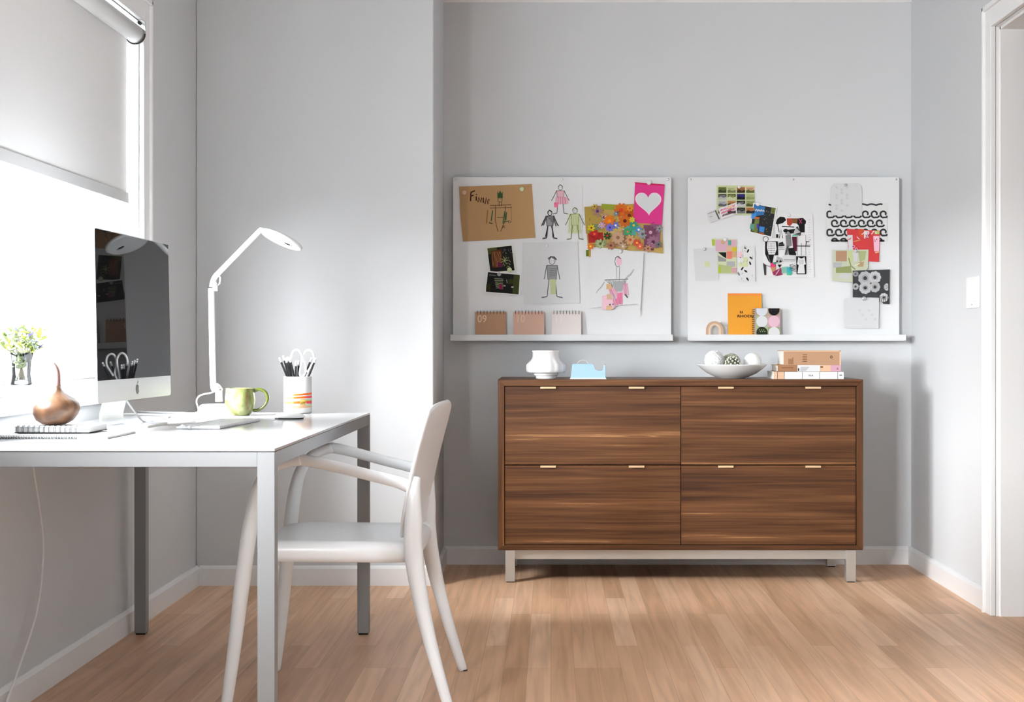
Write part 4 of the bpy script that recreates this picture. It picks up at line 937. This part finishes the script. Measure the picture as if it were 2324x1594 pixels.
# bowl
bc = ((1662-1250)/529, 6.63, TZ)
pr = [(.052, 0), (.056, .002), (.075, .008), (.105, .022), (.130, .040), (.147, .056), (.1505, .060), (.149, .0615), (.143, .056), (.124, .040), (.10, .026), (.07, .015), (.0001, .012)]
bowl_m = mat('bowl_white_glaze', (236, 236, 234), 0.18, coat=.3)
tag(MB().lathe(pr, bc, n=72).build('bowl', bowl_m), 'wide shallow white bowl holding round decorative balls', 'bowl')
def ball(x, y, z, r, m, label, kind):
    g = MB()
    if kind == 'plain': g.sphere((x, y, z), r, n=28)
    elif kind == 'yarn':
        g.sphere((x, y, z), r*.93, n=24)
        for k in range(26):
            ax = Vector((R.gauss(0, 1), R.gauss(0, 1), R.gauss(0, 1))).normalized(); q = ax.to_track_quat('Z', 'Y').to_matrix(); h = R.uniform(-.6, .6)*r; rr_ = math.sqrt(r*r*.95-h*h)
            g.tube([q @ Vector((rr_*math.cos(a), rr_*math.sin(a), h))+Vector((x, y, z)) for a in [2*pi*i/28 for i in range(28)]], .0018, n=5, closed=True)
    else:
        g.sphere((x, y, z), r*.86, mat('ball_dark', (70, 74, 60), .7), n=20)
        for k in range(60):
            ph = math.acos(1-2*(k+.5)/60); th = k*2.39996; d = Vector((math.sin(ph)*math.cos(th), math.sin(ph)*math.sin(th), math.cos(ph)))
            g.sphere(Vector((x, y, z))+d*r*.88, r*.135, m, n=8)
    tag(g.build('decorative_ball', m), label, 'ball', 'decorative balls in the white bowl')
BW = mat('ball_white', (238, 238, 236), 0.6); BG = mat('ball_sage', (206, 208, 188), 0.65)
ball(bc[0]-.077, bc[1]-.02, TZ+.078, .043, BW, 'white yarn-wound ball at the left of the bowl', 'yarn')
ball(bc[0]-.002, bc[1]-.045, TZ+.061, .036, BG, 'small knobbly sage ball in the middle of the bowl', 'bead')
ball(bc[0]+.003, bc[1]+.055, TZ+.068, .040, BG, 'sage yarn-wound ball behind the knobbly one', 'yarn')
ball(bc[0]+.088, bc[1]-.005, TZ+.073, .038, BW, 'smooth white ball at the right of the bowl', 'plain')
# stacked books
def book(px0, px1, z0, z1, y0, dep, cover, label, deco, name='book'):
    S_ = F/y0; x0, x1 = (px0-VX)/S_, (px1-VX)/S_
    t = thing(name, ((x0+x1)/2, y0+dep/2, z0), label, 'book', 'books stacked on the cabinet')
    g = MB(); th = .0022; cm = ink(*cover)
    g.box((x0, y0, z0), (x1, y0+dep, z0+th), cm); g.box((x0, y0, z1-th), (x1, y0+dep, z1), cm); g.box((x0, y0, z0+th), (x1, y0+th, z1-th), cm)
    deco(g, x0, x1, z0, z1, y0-.0004); g.build('cover', parent=t)
    MB().box((x0+.003, y0+th, z0+th), (x1-.003, y0+dep-.004, z1-th)).build('pages', mat('book_pages', (228, 226, 220), .8), parent=t)
def quad(g, x0, x1, z0, z1, y, c): g.add([(x0, y, z0), (x1, y, z0), (x1, y, z1), (x0, y, z1)], [(0, 1, 2, 3)], ink(*c))
by = 6.52; SB = F/by; zA = TZ; zB = TZ+.0315; zC = zB+.0275; zD = zC+.0615
def d1(g, x0, x1, z0, z1, y):
    quad(g, x0, x0+.045, z0, z1, y, (216, 180, 150))
    for px in (1764.5, 1780, 1820.5, 1860, 1901): X = (px-VX)/SB; quad(g, X-.0008, X+.0008, z0, z1, y-.0002, (40, 34, 32))
    quad(g, x0, x1, z1-.0012, z1, y-.0002, (50, 50, 50))
    g.text('WA', .013, lambda a, b_, c_: Vector(((1834-VX)/SB+a, y-.0004, z0+.010+b_)), ink(30, 30, 30)); quad(g, (1905-VX)/SB, (1911-VX)/SB, z0+.012, z0+.019, y-.0002, (150, 150, 150))
book(1756, 1915, zA, zB-.0003, by, .21, (232, 232, 230), 'white-spined book with black bars, bottom of the stack', d1)
def d2(g, x0, x1, z0, z1, y):
    quad(g, x0, (1810-VX)/SB, z0, z1, y, (160, 118, 86)); quad(g, (1810-VX)/SB, (1861-VX)/SB, z0, z1, y, (216, 217, 218)); quad(g, (1861-VX)/SB, (1885-VX)/SB, z0, z1, y, (218, 182, 150)); quad(g, (1885-VX)/SB, x1, z0, z1, y, (206, 160, 176))
    quad(g, (1774-VX)/SB, (1801-VX)/SB, z0+.0145, z0+.017, y-.0002, (96, 56, 30)); quad(g, (1811-VX)/SB, (1814-VX)/SB, z0+.003, z0+.014, y-.0002, (40, 40, 40))
    for k in range(4): quad(g, (1817-VX)/SB, (1830-VX)/SB+k*.004, z0+.004+k*.0045, z0+.0055+k*.0045, y-.0002, (110, 110, 112))
    quad(g, (1862-VX)/SB, (1868-VX)/SB, z0+.016, z0+.022, y-.0002, (110, 74, 50))
    g.text('K', .014, lambda a, b_, c_: Vector(((1899-VX)/SB+a, y-.0004, z0+.007+b_)), ink(50, 16, 30))
book(1765, 1908.5, zB, zC-.0003, by+.002, .19, (172, 130, 96), 'book with a tan, white and pink spine, middle of the stack', d2)
def d3(g, x0, x1, z0, z1, y):
    for k in range(5): quad(g, (1822-VX)/SB, (1832-VX)/SB, z0+.014+k*.0072, z0+.0165+k*.0072, y-.0002, (104, 66, 40))
    for i, px in enumerate((1790, 1793, 1796, 1799)): quad(g, (px-VX)/SB, (px+1.2-VX)/SB, z0+.003, z0+.026+.006*(i == 3), y-.0002, (110, 70, 42))
    X, Z = (1887-VX)/SB, z0+.034
    g.tube([(X+.0042*math.cos(a), y-.0003, Z+.0050*math.sin(a)) for a in [2*pi*k/20 for k in range(20)]], .0009, ink(44, 22, 16), n=6, closed=True)
    quad(g, x0, x1, z1-.004, z1, y-.0001, (222, 190, 160)); quad(g, x1-.006, x1, z0, z1, y-.0001, (222, 190, 160))
book(1778.5, 1908.5, zC, zD, by+.004, .19, (182, 144, 114), 'thick kraft-brown book, topmost of the stack', d3)

# ------------------------------------------------------------------ things on the desk
Z0 = DH
# all-in-one computer
A_, B_ = Vector((-1.205, 4.103, 0)), Vector((-1.181, 4.795, 0)); U = (B_-A_).normalized(); Wd = (B_-A_).length; V_ = Vector((U.x*0-.020, 0, 1)).normalized(); N_ = U.cross(V_).normalized()
if N_.x < 0: N_ = -N_
Zb = .8395
def mp(u, v, n): return A_+Vector((0, 0, Zb))+U*u+V_*v+N_*n
t = thing('desktop_computer', (-1.20, 4.45, Z0), 'all-in-one desktop computer with a black screen and silver chin, facing the room', 'computer')
Hh = .470; chin = .061
def slab(u0, u1, v0, v1, n0, n1, m): 
    g = MB(); P = [mp(u, v, n) for n in (n0, n1) for u, v in ((u0, v0), (u1, v0), (u1, v1), (u0, v1))]
    g.add(P, [(3, 2, 1, 0), (4, 5, 6, 7), (0, 1, 5, 4), (1, 2, 6, 5), (2, 3, 7, 6), (3, 0, 4, 7)], m); return g
# body with a bulging back
g = MB(); rs = []
def rr_ring(m_, n_):
    out = []; r = .012
    for q, (sx, sy) in enumerate(((1, 1), (-1, 1), (-1, -1), (1, -1))):
        for k in range(6):
            a = pi/2*q+pi/2*k/5; hu, hv = Wd/2*m_[0], Hh/2*m_[1]
            out.append(mp(Wd/2+sx*(hu-r)+r*math.cos(a), Hh/2+sy*(hv-r)+r*math.sin(a), n_))
    return out
g.rings([rr_ring((1, 1), 0), rr_ring((1, 1), -.006), rr_ring((.94, .92), -.012), rr_ring((.72, .66), -.026), rr_ring((.40, .36), -.040), rr_ring((.1, .1), -.044)], ALU, smooth=False)
g.build('housing', parent=t)
g = MB(); P = [mp(u, v, .0008) for u, v in ((.003, chin), (Wd-.003, chin), (Wd-.003, Hh-.003), (.003, Hh-.003))]
g.prism(P, N_*.0009).build('screen', SCREEN, parent=t)
# little bitten-fruit mark on the chin
g = MB(); X_, Y_, r = Wd*.505, chin*.47, .0145; pts = []
for k in range(40):
    a = 2*pi*k/40; rx = r*(1-.10*max(0, math.cos(a-pi/2))**6-.06*max(0, math.cos(a+pi/2))**8)
    x, y = rx*math.cos(a)*.90, rx*math.sin(a)
    dx, dy = x-r*1.12, y-r*.10
    if math.hypot(dx, dy) < r*.48: s_k = r*.48/math.hypot(dx, dy); x, y = r*1.12+dx*s_k, r*.10+dy*s_k
    pts.append((x, y))
g.add([mp(X_+x, Y_+y, .0009) for x, y in pts], [tuple(range(40))], DARK)
lf = [(.000, .0155), (.003, .0215), (.008, .0245), (.0078, .020), (.004, .0160)]
g.add([mp(X_+x, Y_+y, .0009) for x, y in lf], [(0, 1, 2, 3, 4)], DARK)
g.build('emblem', parent=t)
# stand: neck behind the body bending into a foot
neck = [(-.032, .175), (-.060, .02), (-.075, -.045), (-.066, -.0715), (-.045, -.0745), (.06, -.0745)]
P = smooth_path([(n, z, 0) for n, z in neck], 6); hw = .100
g = MB(); vs = []; c0 = mp(Wd/2, 0, 0)
for i, p in enumerate(P):
    d = (P[min(i+1, len(P)-1)]-P[max(i-1, 0)]).normalized(); nx, nz = -d.y*.0028, d.x*.0028
    for (sx, e) in ((-hw, 1), (hw, 1), (hw, -1), (-hw, -1)):
        vs.append(Vector((c0.x, c0.y, Zb))+U*sx+Vector((N_.x, N_.y, 0)).normalized()*(p.x+nx*e)+Vector((0, 0, p.y+nz*e)))
fs = []; n4 = len(P)
for i in range(n4-1):
    for a in range(4): fs.append((i*4+a, i*4+(a+1) % 4, (i+1)*4+(a+1) % 4, (i+1)*4+a))
fs += [(3, 2, 1, 0), (n4*4-4, n4*4-3, n4*4-2, n4*4-1)]
g.add(vs, fs); g.build('stand', ALU, parent=t)

# desk lamp
lx, ly = -1.117, 5.215
t = thing('desk_lamp', (lx, ly, Z0), 'white jointed desk lamp with a flat round head at the far end of the desk', 'lamp')
MB().lathe([(.066, 0), (.068, .002), (.070, .012), (.071, .022), (.068, .029), (.060, .033), (.02, .035), (.0001, .035)], (lx, ly, Z0), n=48).build('lamp_base', LAMPM, parent=t)
yl = ly
def lp(px, py): S_ = F/yl; return Vector(((px-VX)/S_, yl, 1-(py-VY)/S_))
MB().tube([lp(497, 912), lp(497, 886)], .0125, n=24).tube([lp(497, 886), lp(490, 876)], [.0125, .009], n=20).build('lamp_stem', LAMPM, parent=t)
P = [lp(488, 884), lp(484, 872), lp(482, 790), lp(480, 655)]
arm = MB().tube(smooth_path(P, 6), .0105, n=20).build('lower_arm', LAMPM, parent=t)
P = [lp(481, 652), lp(484, 638), lp(489, 628), lp(500, 616), lp(545, 570), lp(588, 526), lp(594, 523)]
MB().tube(smooth_path(P, 6), .0092, n=20, flat=.8, up=(0, 1, 0)).build('upper_arm', LAMPM, parent=t)
j = MB(); c = lp(490, 645)
j.tube([lp(483, 657), lp(499, 643), lp(500, 630), lp(494, 622)], .0032, n=10); j.tube([c+Vector((-.004, -.016, 0)), c+Vector((-.004, .016, 0))], .009, n=20); j.box(tuple(lp(484, 661)+Vector((0, -.007, 0))), tuple(lp(494, 648)+Vector((0, .007, 0))))
j.build('elbow_joint', LAMPM, parent=t)
j = MB(); c = lp(491, 880)
j.tube([c+Vector((0, -.015, 0)), c+Vector((0, .015, 0))], .010, n=20); j.tube([lp(486, 870), lp(497, 875), lp(504, 884), lp(503, 890)], [.004, .0045, .004, .003], n=10)
j.build('base_joint', LAMPM, parent=t)
hc = lp(638.5, 544)
Xd = Vector((math.cos(math.radians(23)), 0, -math.sin(math.radians(23))))
Yd = (Matrix.Rotation(math.radians(0), 3, 'X') @ Vector((0, math.cos(math.radians(13)), -math.sin(math.radians(13)))))
Yd = (Yd-Xd*Yd.dot(Xd)).normalized(); Nd = Xd.cross(Yd)    # points up
Mh = Matrix((Xd, Yd, Nd)).transposed()
hd = MB().lathe([(.066, -.0052), (.0735, -.0052), (.0760, -.002), (.0760, .003), (.072, .0062), (.02, .008), (.0001, .008)], hc, n=56, M=Mh).build('lamp_head', LAMPM, parent=t); ORG[hd.name] = ORG[t.name]
MB().lathe([(.0001, -.0050), (.067, -.0050), (.067, -.0035), (.0001, -.0035)], hc, n=48, M=Mh).build('diffuser', mat('diffuser_shaded_grey', (118, 118, 120), .5), parent=hd)  # grey darkened to carry the shade on the head's underside
g = MB(); q = hc+Xd*.026+Nd*(-.0055); g.sphere(q, .010, DARK, n=14, sc=(1.3, .6, .25), M=Mh); g.sphere(q+Xd*.012, .004, CHROME, n=10)
g.build('sensor', parent=hd)
# lamp cable
cpts = [lp(490, 888), lp(474, 893), lp(458, 896), lp(448, 902), lp(446, 913), lp(452, 928), lp(440, 936)]
cpts = [p+Vector((0, d, 0)) for p, d in zip(cpts, (0, .012, .016, .012, 0, -.01, -.02))]
cpts[-1].z = Z0+.003; cpts[-2].z = Z0+.010; 
cpts += [Vector((-1.24, 5.22, Z0+.003)), Vector((-1.30, 5.25, Z0+.003)), Vector((-1.375, 5.28, Z0+.003)), Vector((-1.425, 5.31, Z0+.004))]
MB().tube(smooth_path(cpts, 8), .0026, n=10).build('power_cord', LAMPM, parent=t)
# computer cable
cp = [(-1.262, 4.47, .868), (-1.255, 4.47, .80), (-1.262, 4.50, Z0+.006), (-1.29, 4.62, Z0+.004), (-1.30, 4.80, Z0+.004), (-1.26, 4.95, Z0+.004), (-1.19, 5.02, Z0+.004), (-1.12, 5.10, Z0+.004)]
cp = [(-1.245, 4.46, .862), (-1.205, 4.47, .80), (-1.20, 4.56, Z0+.006), (-1.215, 4.75, Z0+.004), (-1.22, 4.90, Z0+.004), (-1.245, 5.00, Z0+.004), (-1.30, 5.06, Z0+.004), (-1.37, 5.10, Z0+.004), (-1.425, 5.12, Z0+.004)]
MB().tube(smooth_path(cp, 8), .0028, n=10).build('power_cord', mat('white_cord', (240, 240, 240), .4), parent=bpy.data.objects['desktop_computer'])

# mug
mc = Vector(((548-1250)/683, 5.105, Z0))
mgt = thing('mug', mc, 'green and brown glazed pottery mug with a looped handle', 'mug')
pr = [(.028, 0), (.031, .002), (.038, .010), (.046, .024), (.0505, .042), (.0500, .060), (.0470, .078), (.0475, .088), (.0465, .0905), (.0445, .089), (.0440, .078), (.046, .06), (.045, .042), (.038, .018), (.0001, .010)]
MB().lathe(pr, mc, n=48).build('body', MUG, parent=mgt)
hp_ = smooth_path([mc+Vector((.044, 0, .080)), mc+Vector((.062, 0, .086)), mc+Vector((.082, 0, .078)), mc+Vector((.091, 0, .058)), mc+Vector((.083, 0, .036)), mc+Vector((.064, 0, .020)), mc+Vector((.043, 0, .016))], 6)
MB().tube(hp_, lerp_list([.007, .0055, .0055, .0055, .005, .005, .005], len(hp_)), n=14, flat=1.3, up=(0, 1, 0)).build('handle', mat('handle_glaze', (88, 100, 34), .18, coat=.4, nz=.25, nscale=60), parent=mgt)

# pen cup
pc = Vector((-.862, 5.255, Z0)); r = .0475; hC = .1255
t = thing('pen_cup', pc, 'white cylindrical pen cup painted with orange and pink stripes', 'pen cup')
MB().lathe([(.042, 0), (.0465, .002), (r, .006), (r, hC), (r-.003, hC+.0003), (r-.003, .006), (.0001, .006)], pc, n=64).build('body', mat('cup_white', (222, 222, 221), .25), parent=t)
g = MB()
def arc(z0, z1, a0, a1, c, tilt=0.0, e=.0004):
    n = 20; vs = []
    for k in range(n+1):
        a = math.radians(a0+(a1-a0)*k/n); dz = tilt*k/n
        for z in (z0, z1): vs.append(pc+Vector(((r+e)*math.sin(a), -(r+e)*math.cos(a), z+dz)))
    g.add(vs, [(2*k, 2*k+1, 2*k+3, 2*k+2) for k in range(n)], ink(*c), True)
for (z0_, z1_, c1_, c2_) in ((.060, .066, (238, 190, 120), (232, 110, 40)), (.050, .056, (232, 190, 90), (236, 100, 24)), (.033, .041, (246, 166, 90), (230, 116, 46)), (.017, .026, (242, 206, 150), (224, 176, 140))):
    arc(z0_, z1_, -62, -8, c1_, .001); arc(z0_+.001, z1_+.0015, -8, 88, c2_, .004, .0006)
arc(.053, .060, 48, 88, (236, 80, 100), .001, .0008); arc(.034, .041, 48, 88, (226, 84, 104), 0, .0008); arc(.044, .049, 46, 88, (170, 210, 150), 0, .0008); arc(.026, .031, 46, 88, (180, 214, 160), 0, .0008)
arc(.030, .050, 18, 42, (206, 170, 90), 0, .0008); arc(.034, .038, 20, 40, (150, 116, 50), .002, .001); arc(.043, .046, 20, 40, (240, 216, 140), .002, .001)
for (a0, a1, z0_, z1_, c_) in ((-34, -22, .088, .100, (222, 228, 190)), (-31, -25, .090, .097, (130, 138, 90)), (-23, -17, .096, .108, (206, 214, 170)), (-21, -18, .100, .106, (90, 96, 70)), (-30, -24, .082, .087, (150, 158, 110))): arc(z0_, z1_, a0, a1, c_, .003, .0005+abs(a0)*1e-5)
g.build('painted_stripes', parent=t)
# pencils
PG = 'black pencils in the striped cup'
pl_ = [(-.052, -.031, .116, 'leftmost'), (-.036, .012, .128, ''), (-.033, -.008, .116, ''), (-.026, .020, .126, ''), (-.018, -.014, .118, ''), (-.002, -.014, .110, ''), (.006, .018, .112, ''), (.044, .016, .122, ''), (.056, -.012, .116, 'rightmost')]
TX = [-.046, -.037, -.030, -.027, -.016, -.004, .005, .048, .061]
labs = ['black pencil leaning furthest left in the striped cup', 'black pencil second from the left in the striped cup', 'black pencil third from the left in the striped cup', 'black pencil fourth from the left, standing a little taller', 'black pencil just left of the scissors\' first loop', 'short upright black pencil seen through the left scissor loop', 'upright black pencil at the right inside of the left scissor loop', 'black pencil behind the right scissor loop', 'black pencil leaning furthest right in the striped cup']
tops = [(634, 812), (643, 808), (648, 813), (653, 810), (657, 812), (672, 820), (678, 819), (708, 812), (717, 813)]
bots = [(651, 9), (655, 9), (659, 9), (662, 9), (667, 9), (671, 9), (677, 9), (691, 9), (700, 9)]
for i, ((tx_, ty_), (bx_, _)) in enumerate(zip(tops, bots)):
    S_ = F/(pc.y+pl_[i][1]); top = Vector(((tx_-VX)/S_, pc.y+pl_[i][1], 1-(ty_-VY)/S_)); mid = Vector(((bx_-VX)/S_, pc.y+pl_[i][1]*.8, pc.z+hC))
    d = (mid-top).normalized(); L_ = (top.z-(pc.z+.012))/-d.z; bot = top+d*L_
    off = Vector((bot.x-pc.x, bot.y-pc.y, 0))
    if off.length > .034: off = off.normalized()*.034; bot = Vector((pc.x+off.x, pc.y+off.y, bot.z))
    d = (bot-top).normalized(); L_ = (bot-top).length
    t = thing('pencil', bot, labs[i], 'pencil', PG)
    MB().tube([top+d*.016, bot], .0037, n=6, smooth=False).build('barrel', mat('pencil_black', (20, 20, 22), .3), parent=t)
    MB().tube([top+d*.006, top+d*.017], .0038, n=14).build('ferrule', mat('ferrule_silver', (220, 221, 222), .3, metal=.6), parent=t)
    MB().tube([top, top+d*.007], .0034, n=12).build('eraser', mat('eraser_white', (240, 240, 240), .6), parent=t)
# scissors
t = thing('scissors', pc+Vector((.012, 0, .02)), 'scissors with white loop handles standing in the striped cup', 'scissors')
S_ = F/(pc.y-.004)
def sp(px, py, dy=0): return Vector(((px-VX)/S_, pc.y-.004+dy, 1-(py-VY)/S_))
L1 = [(664, 838), (661, 820), (662, 806), (667, 797), (674, 794), (681, 799), (685, 808), (685, 820), (682, 835), (680, 848), (682, 856)]
L2 = [(687, 856), (692, 846), (693, 838), (690, 822), (689, 808), (693, 798), (700, 795), (708, 799), (712, 809), (711, 822), (704, 834)]
MB().tube(smooth_path([sp(x, y) for x, y in L1]+[sp(684, 870, .0)], 5), .0038, n=12).tube(smooth_path([sp(668, 846), sp(664, 838)], 4), [.002, .0032, .0035, .0037, .0038], n=12).build('handle', WHITE, parent=t)
MB().tube(smooth_path([sp(682, 872, .008)]+[sp(x, y, .008) for x, y in L2]+[sp(697, 846, .008)], 5), .0038, n=12).build('handle', WHITE, parent=t)
MB().add([sp(680, 868, .0)+Vector((0, .003, 0)), sp(688, 868, .003), sp(684, 934, .003), sp(682, 934, .003)], [(0, 1, 2, 3)]).build('blade', CHROME, parent=t, solid=.0014)
# mouse
mo = Vector(((655-1250)/722, 4.86, Z0))
t = thing('computer_mouse', mo, 'low white computer mouse with a thin dark underside', 'mouse')
MB().lathe([(.9, 0), (1, .25), (.98, .42), (.85, .75), (.55, .95), (.2, 1.0), (.0001, 1.0)], mo+Vector((0, 0, .0035)), n=36, M=Matrix.Diagonal((.050, .029, .015))).build('shell', WHITE, parent=t)
MB().lathe([(1, 0), (1.02, 1)], mo, n=36, M=Matrix.Diagonal((.045, .026, .0042))).build('underside', DARK, parent=t)
# keyboard
kb = Matrix.Translation((-.965, 4.50, Z0)) @ Matrix.Rotation(math.radians(-4), 4, 'Z')
t = thing('keyboard', (-.965, 4.50, Z0), 'slim white keyboard lying on the desk in front of the screen', 'keyboard')
MB().box((-.062, -.215, .0005), (.062, .215, .007), M=kb).build('key_tray', mat('keyboard_alu', (214, 215, 217), .35, metal=.3), parent=t, bevel=.0015)
g = MB(); KW = mat('key_white', (242, 242, 242), .4)
for r_ in range(6):
    n = 14; 
    if r_ == 0:
        segs = [(-.208, -.182), (-.179, -.153), (-.150, -.124), (-.121, -.085), (-.082, .055), (.058, .084), (.087, .113), (.116, .142), (.145, .172), (.175, .208)]
    else:
        w = .416/n; segs = [(-.208+k*w+.0012, -.208+(k+1)*w-.0012) for k in range(n)]
    for (a, b_) in segs: g.box((.041-r_*.0195, a, .007), (.058-r_*.0195, b_, .0088), M=kb)
kk = g.build('keys', KW, parent=t); kk['kind'] = 'stuff'
# pen
p0, p1 = Vector((-1.070, 4.395, Z0+.0045)), Vector((-.975, 4.225, Z0+.0045))
p0, p1 = Vector(((411-1250)/798, 4.385, Z0+.0045)), Vector(((436-1250)/812, 4.285, Z0+.0045)); dd = (p1-p0)
t = thing('pen', (p0+p1)/2-Vector((0, 0, .0045)), 'white pen with a black band lying beside the keyboard', 'pen')
MB().tube([p0, p0+dd*.12, p0+dd*1.0], [.0012, .0042, .0042], n=14).build('barrel', WHITE, parent=t)
MB().tube([p0+dd*.55, p0+dd*.85], .0046, n=14).build('band', DARK, parent=t)

# notebooks
def wire_book(x0, x1, y0, y1, z0, z1, name, label, col, loops, rw, dark=True):
    t = thing(name, ((x0+x1)/2, (y0+y1)/2, z0), label, 'notebook')
    MB().box((x0, y0+.006, z0+.0015), (x1, y1, z1-.0012)).build('pages', ink(*col), parent=t, bevel=.0005, seg=1)
    MB().box((x0-.001, y0+.004, z0), (x1+.002, y1, z0+.0015)).build('back_cover', ink(40, 40, 42) if dark else ink(220, 220, 220), parent=t)
    MB().box((x0-.001, y0+.004, z1-.0012), (x1+.001, y1, z1)).build('cover', ink(232, 232, 232), parent=t)
    c = MB()
    for i in range(loops):
        X = x0+.008+rw*i/(loops-1)
        for d_ in (-.0016, .0016):
            rz = (z1-z0)/2+.0012; zc = max((z0+z1)/2, z0+rz+.0005-.0005)
            c.tube([(X+d_, y0+.007+.0075*math.cos(a), zc+rz*math.sin(a)) for a in [2*pi*q/14 for q in range(14)]], .0007, n=6, closed=True)
    c.build('spiral', mat('wire_grey', (52, 52, 54), .3, metal=.4), parent=t)
    return t
nz0 = Z0+.0005
wire_book(-1.380, -1.105, 3.835, 4.10, nz0, Z0+.006, 'sketch_pad', 'thin white spiral sketch pad, lowest under the grey-covered notebook', (228, 228, 228), 24, .19, dark=False)
n1 = Z0+.0065+.0015
wire_book(-1.376, -1.186, 3.955, 4.12, n1, n1+.0165, 'spiral_notebook', 'thick wire-bound notebook under the wooden gourd on the desk', (206, 206, 206), 12, .150)
# gourd
gc = Vector((-1.292, 4.042, n1+.0168+.0004))
t = thing('wooden_gourd', gc, 'brown turned-wood gourd with a thin stem standing on the notebooks', 'ornament')
pr = [(.012, 0), (.030, .002), (.046, .012), (.0555, .028), (.058, .043), (.054, .057), (.043, .068), (.029, .076), (.018, .083), (.011, .092), (.0075, .102)]
rs = []
for r_, z_ in pr:
    lean = -.010*max(0, 1-z_/.05)*.9; rs.append([gc+Vector((lean+r_*math.cos(a)*(1.0+.06*(math.cos(a) < 0)*(z_ < .05)), r_*math.sin(a), z_)) for a in [2*pi*k/40 for k in range(40)]])
MB().rings(rs).build('body', GOURD, parent=t)
MB().tube(smooth_path([gc+Vector((0, 0, .100)), gc+Vector((.001, 0, .118)), gc+Vector((0, 0, .138)), gc+Vector((-.004, 0, .150)), gc+Vector((-.011, 0, .162))], 6), lerp_list([.0078, .0062, .0056, .005, .002], 25), n=14).build('stem', mat('dark_stem', (104, 72, 66), .5), parent=t)

# plant in a glass vase on the sill
vc2 = Vector((-1.478, 4.305, .8845)); 
t = thing('potted_succulent', vc2, 'leafy grey-green cuttings in a small clear glass vase on the window sill', 'plant')
MB().lathe([(.026, 0), (.029, .002), (.027, .010), (.024, .030), (.026, .060), (.033, .090), (.031, .090), (.024, .060), (.022, .030), (.024, .012), (.0001, .010)], vc2, n=32).build('glass_vase', VGLASS, parent=t)
st = MB(); lf_ = MB()
LC = [mat('leaf_sage', (120, 132, 88), .6), mat('leaf_olive', (84, 98, 44), .6), mat('leaf_grey', (104, 110, 106), .6), mat('leaf_lime', (132, 150, 54), .6), mat('bud_violet', (90, 86, 150), .6)]
STM = mat('stem_brown', (96, 88, 72), .7)
for k in range(24):
    a = R.uniform(0, 2*pi); sp_ = R.uniform(.02, .09); h_ = R.uniform(.10, .165)
    e = vc2+Vector((sp_*math.cos(a)*.9, sp_*math.sin(a), h_)); m_ = vc2+Vector((.012*math.cos(a), .012*math.sin(a), .075)); b0 = vc2+Vector((-.012*math.cos(a), -.012*math.sin(a), .014))
    P = smooth_path([b0, m_, e], 5); st.tube(P, .0011, STM, n=6)
    for q in range(7):
        p = P[3+q % 8] if q < 3 else P[-1-(q % 4)]
        d = Vector((R.gauss(0, 1), R.gauss(0, 1), R.uniform(.1, 1.2))).normalized(); Mq = d.to_track_quat('Z', 'Y').to_matrix()
        L_ = R.uniform(.011, .019); lf_.sphere(p+d*L_*.8, L_, LC[min(4, int(R.choice([0, 0, 0, 1, 1, 2, 2, 3, 3])))] if R.random() > .04 else LC[4], n=8, sc=(.42, .2, 1), M=Mq)
    # thin side twigs
    st.tube([e, e+Vector((.02*math.cos(a+.4), .02*math.sin(a+.4), .012))], [.0008, .0004], STM, n=5)
st.build('stems', parent=t); lf_.build('foliage', parent=t)

# cord hanging behind the desk
hp3 = [(-1.440, 4.27, .750), (-1.440, 4.29, .655), (-1.440, 4.34, .54), (-1.440, 4.375, .41), (-1.440, 4.32, .25), (-1.440, 4.17, .118), (-1.440, 4.08, .05), (-1.435, 4.0, .006), (-1.42, 3.9, .0045)]
o = MB().tube(smooth_path(hp3, 8), .0032, n=10).build('hanging_cord', mat('white_cord', (240, 240, 240), .4)); tag(o, 'thin white power cord hanging from the desk along the window wall', 'cord')
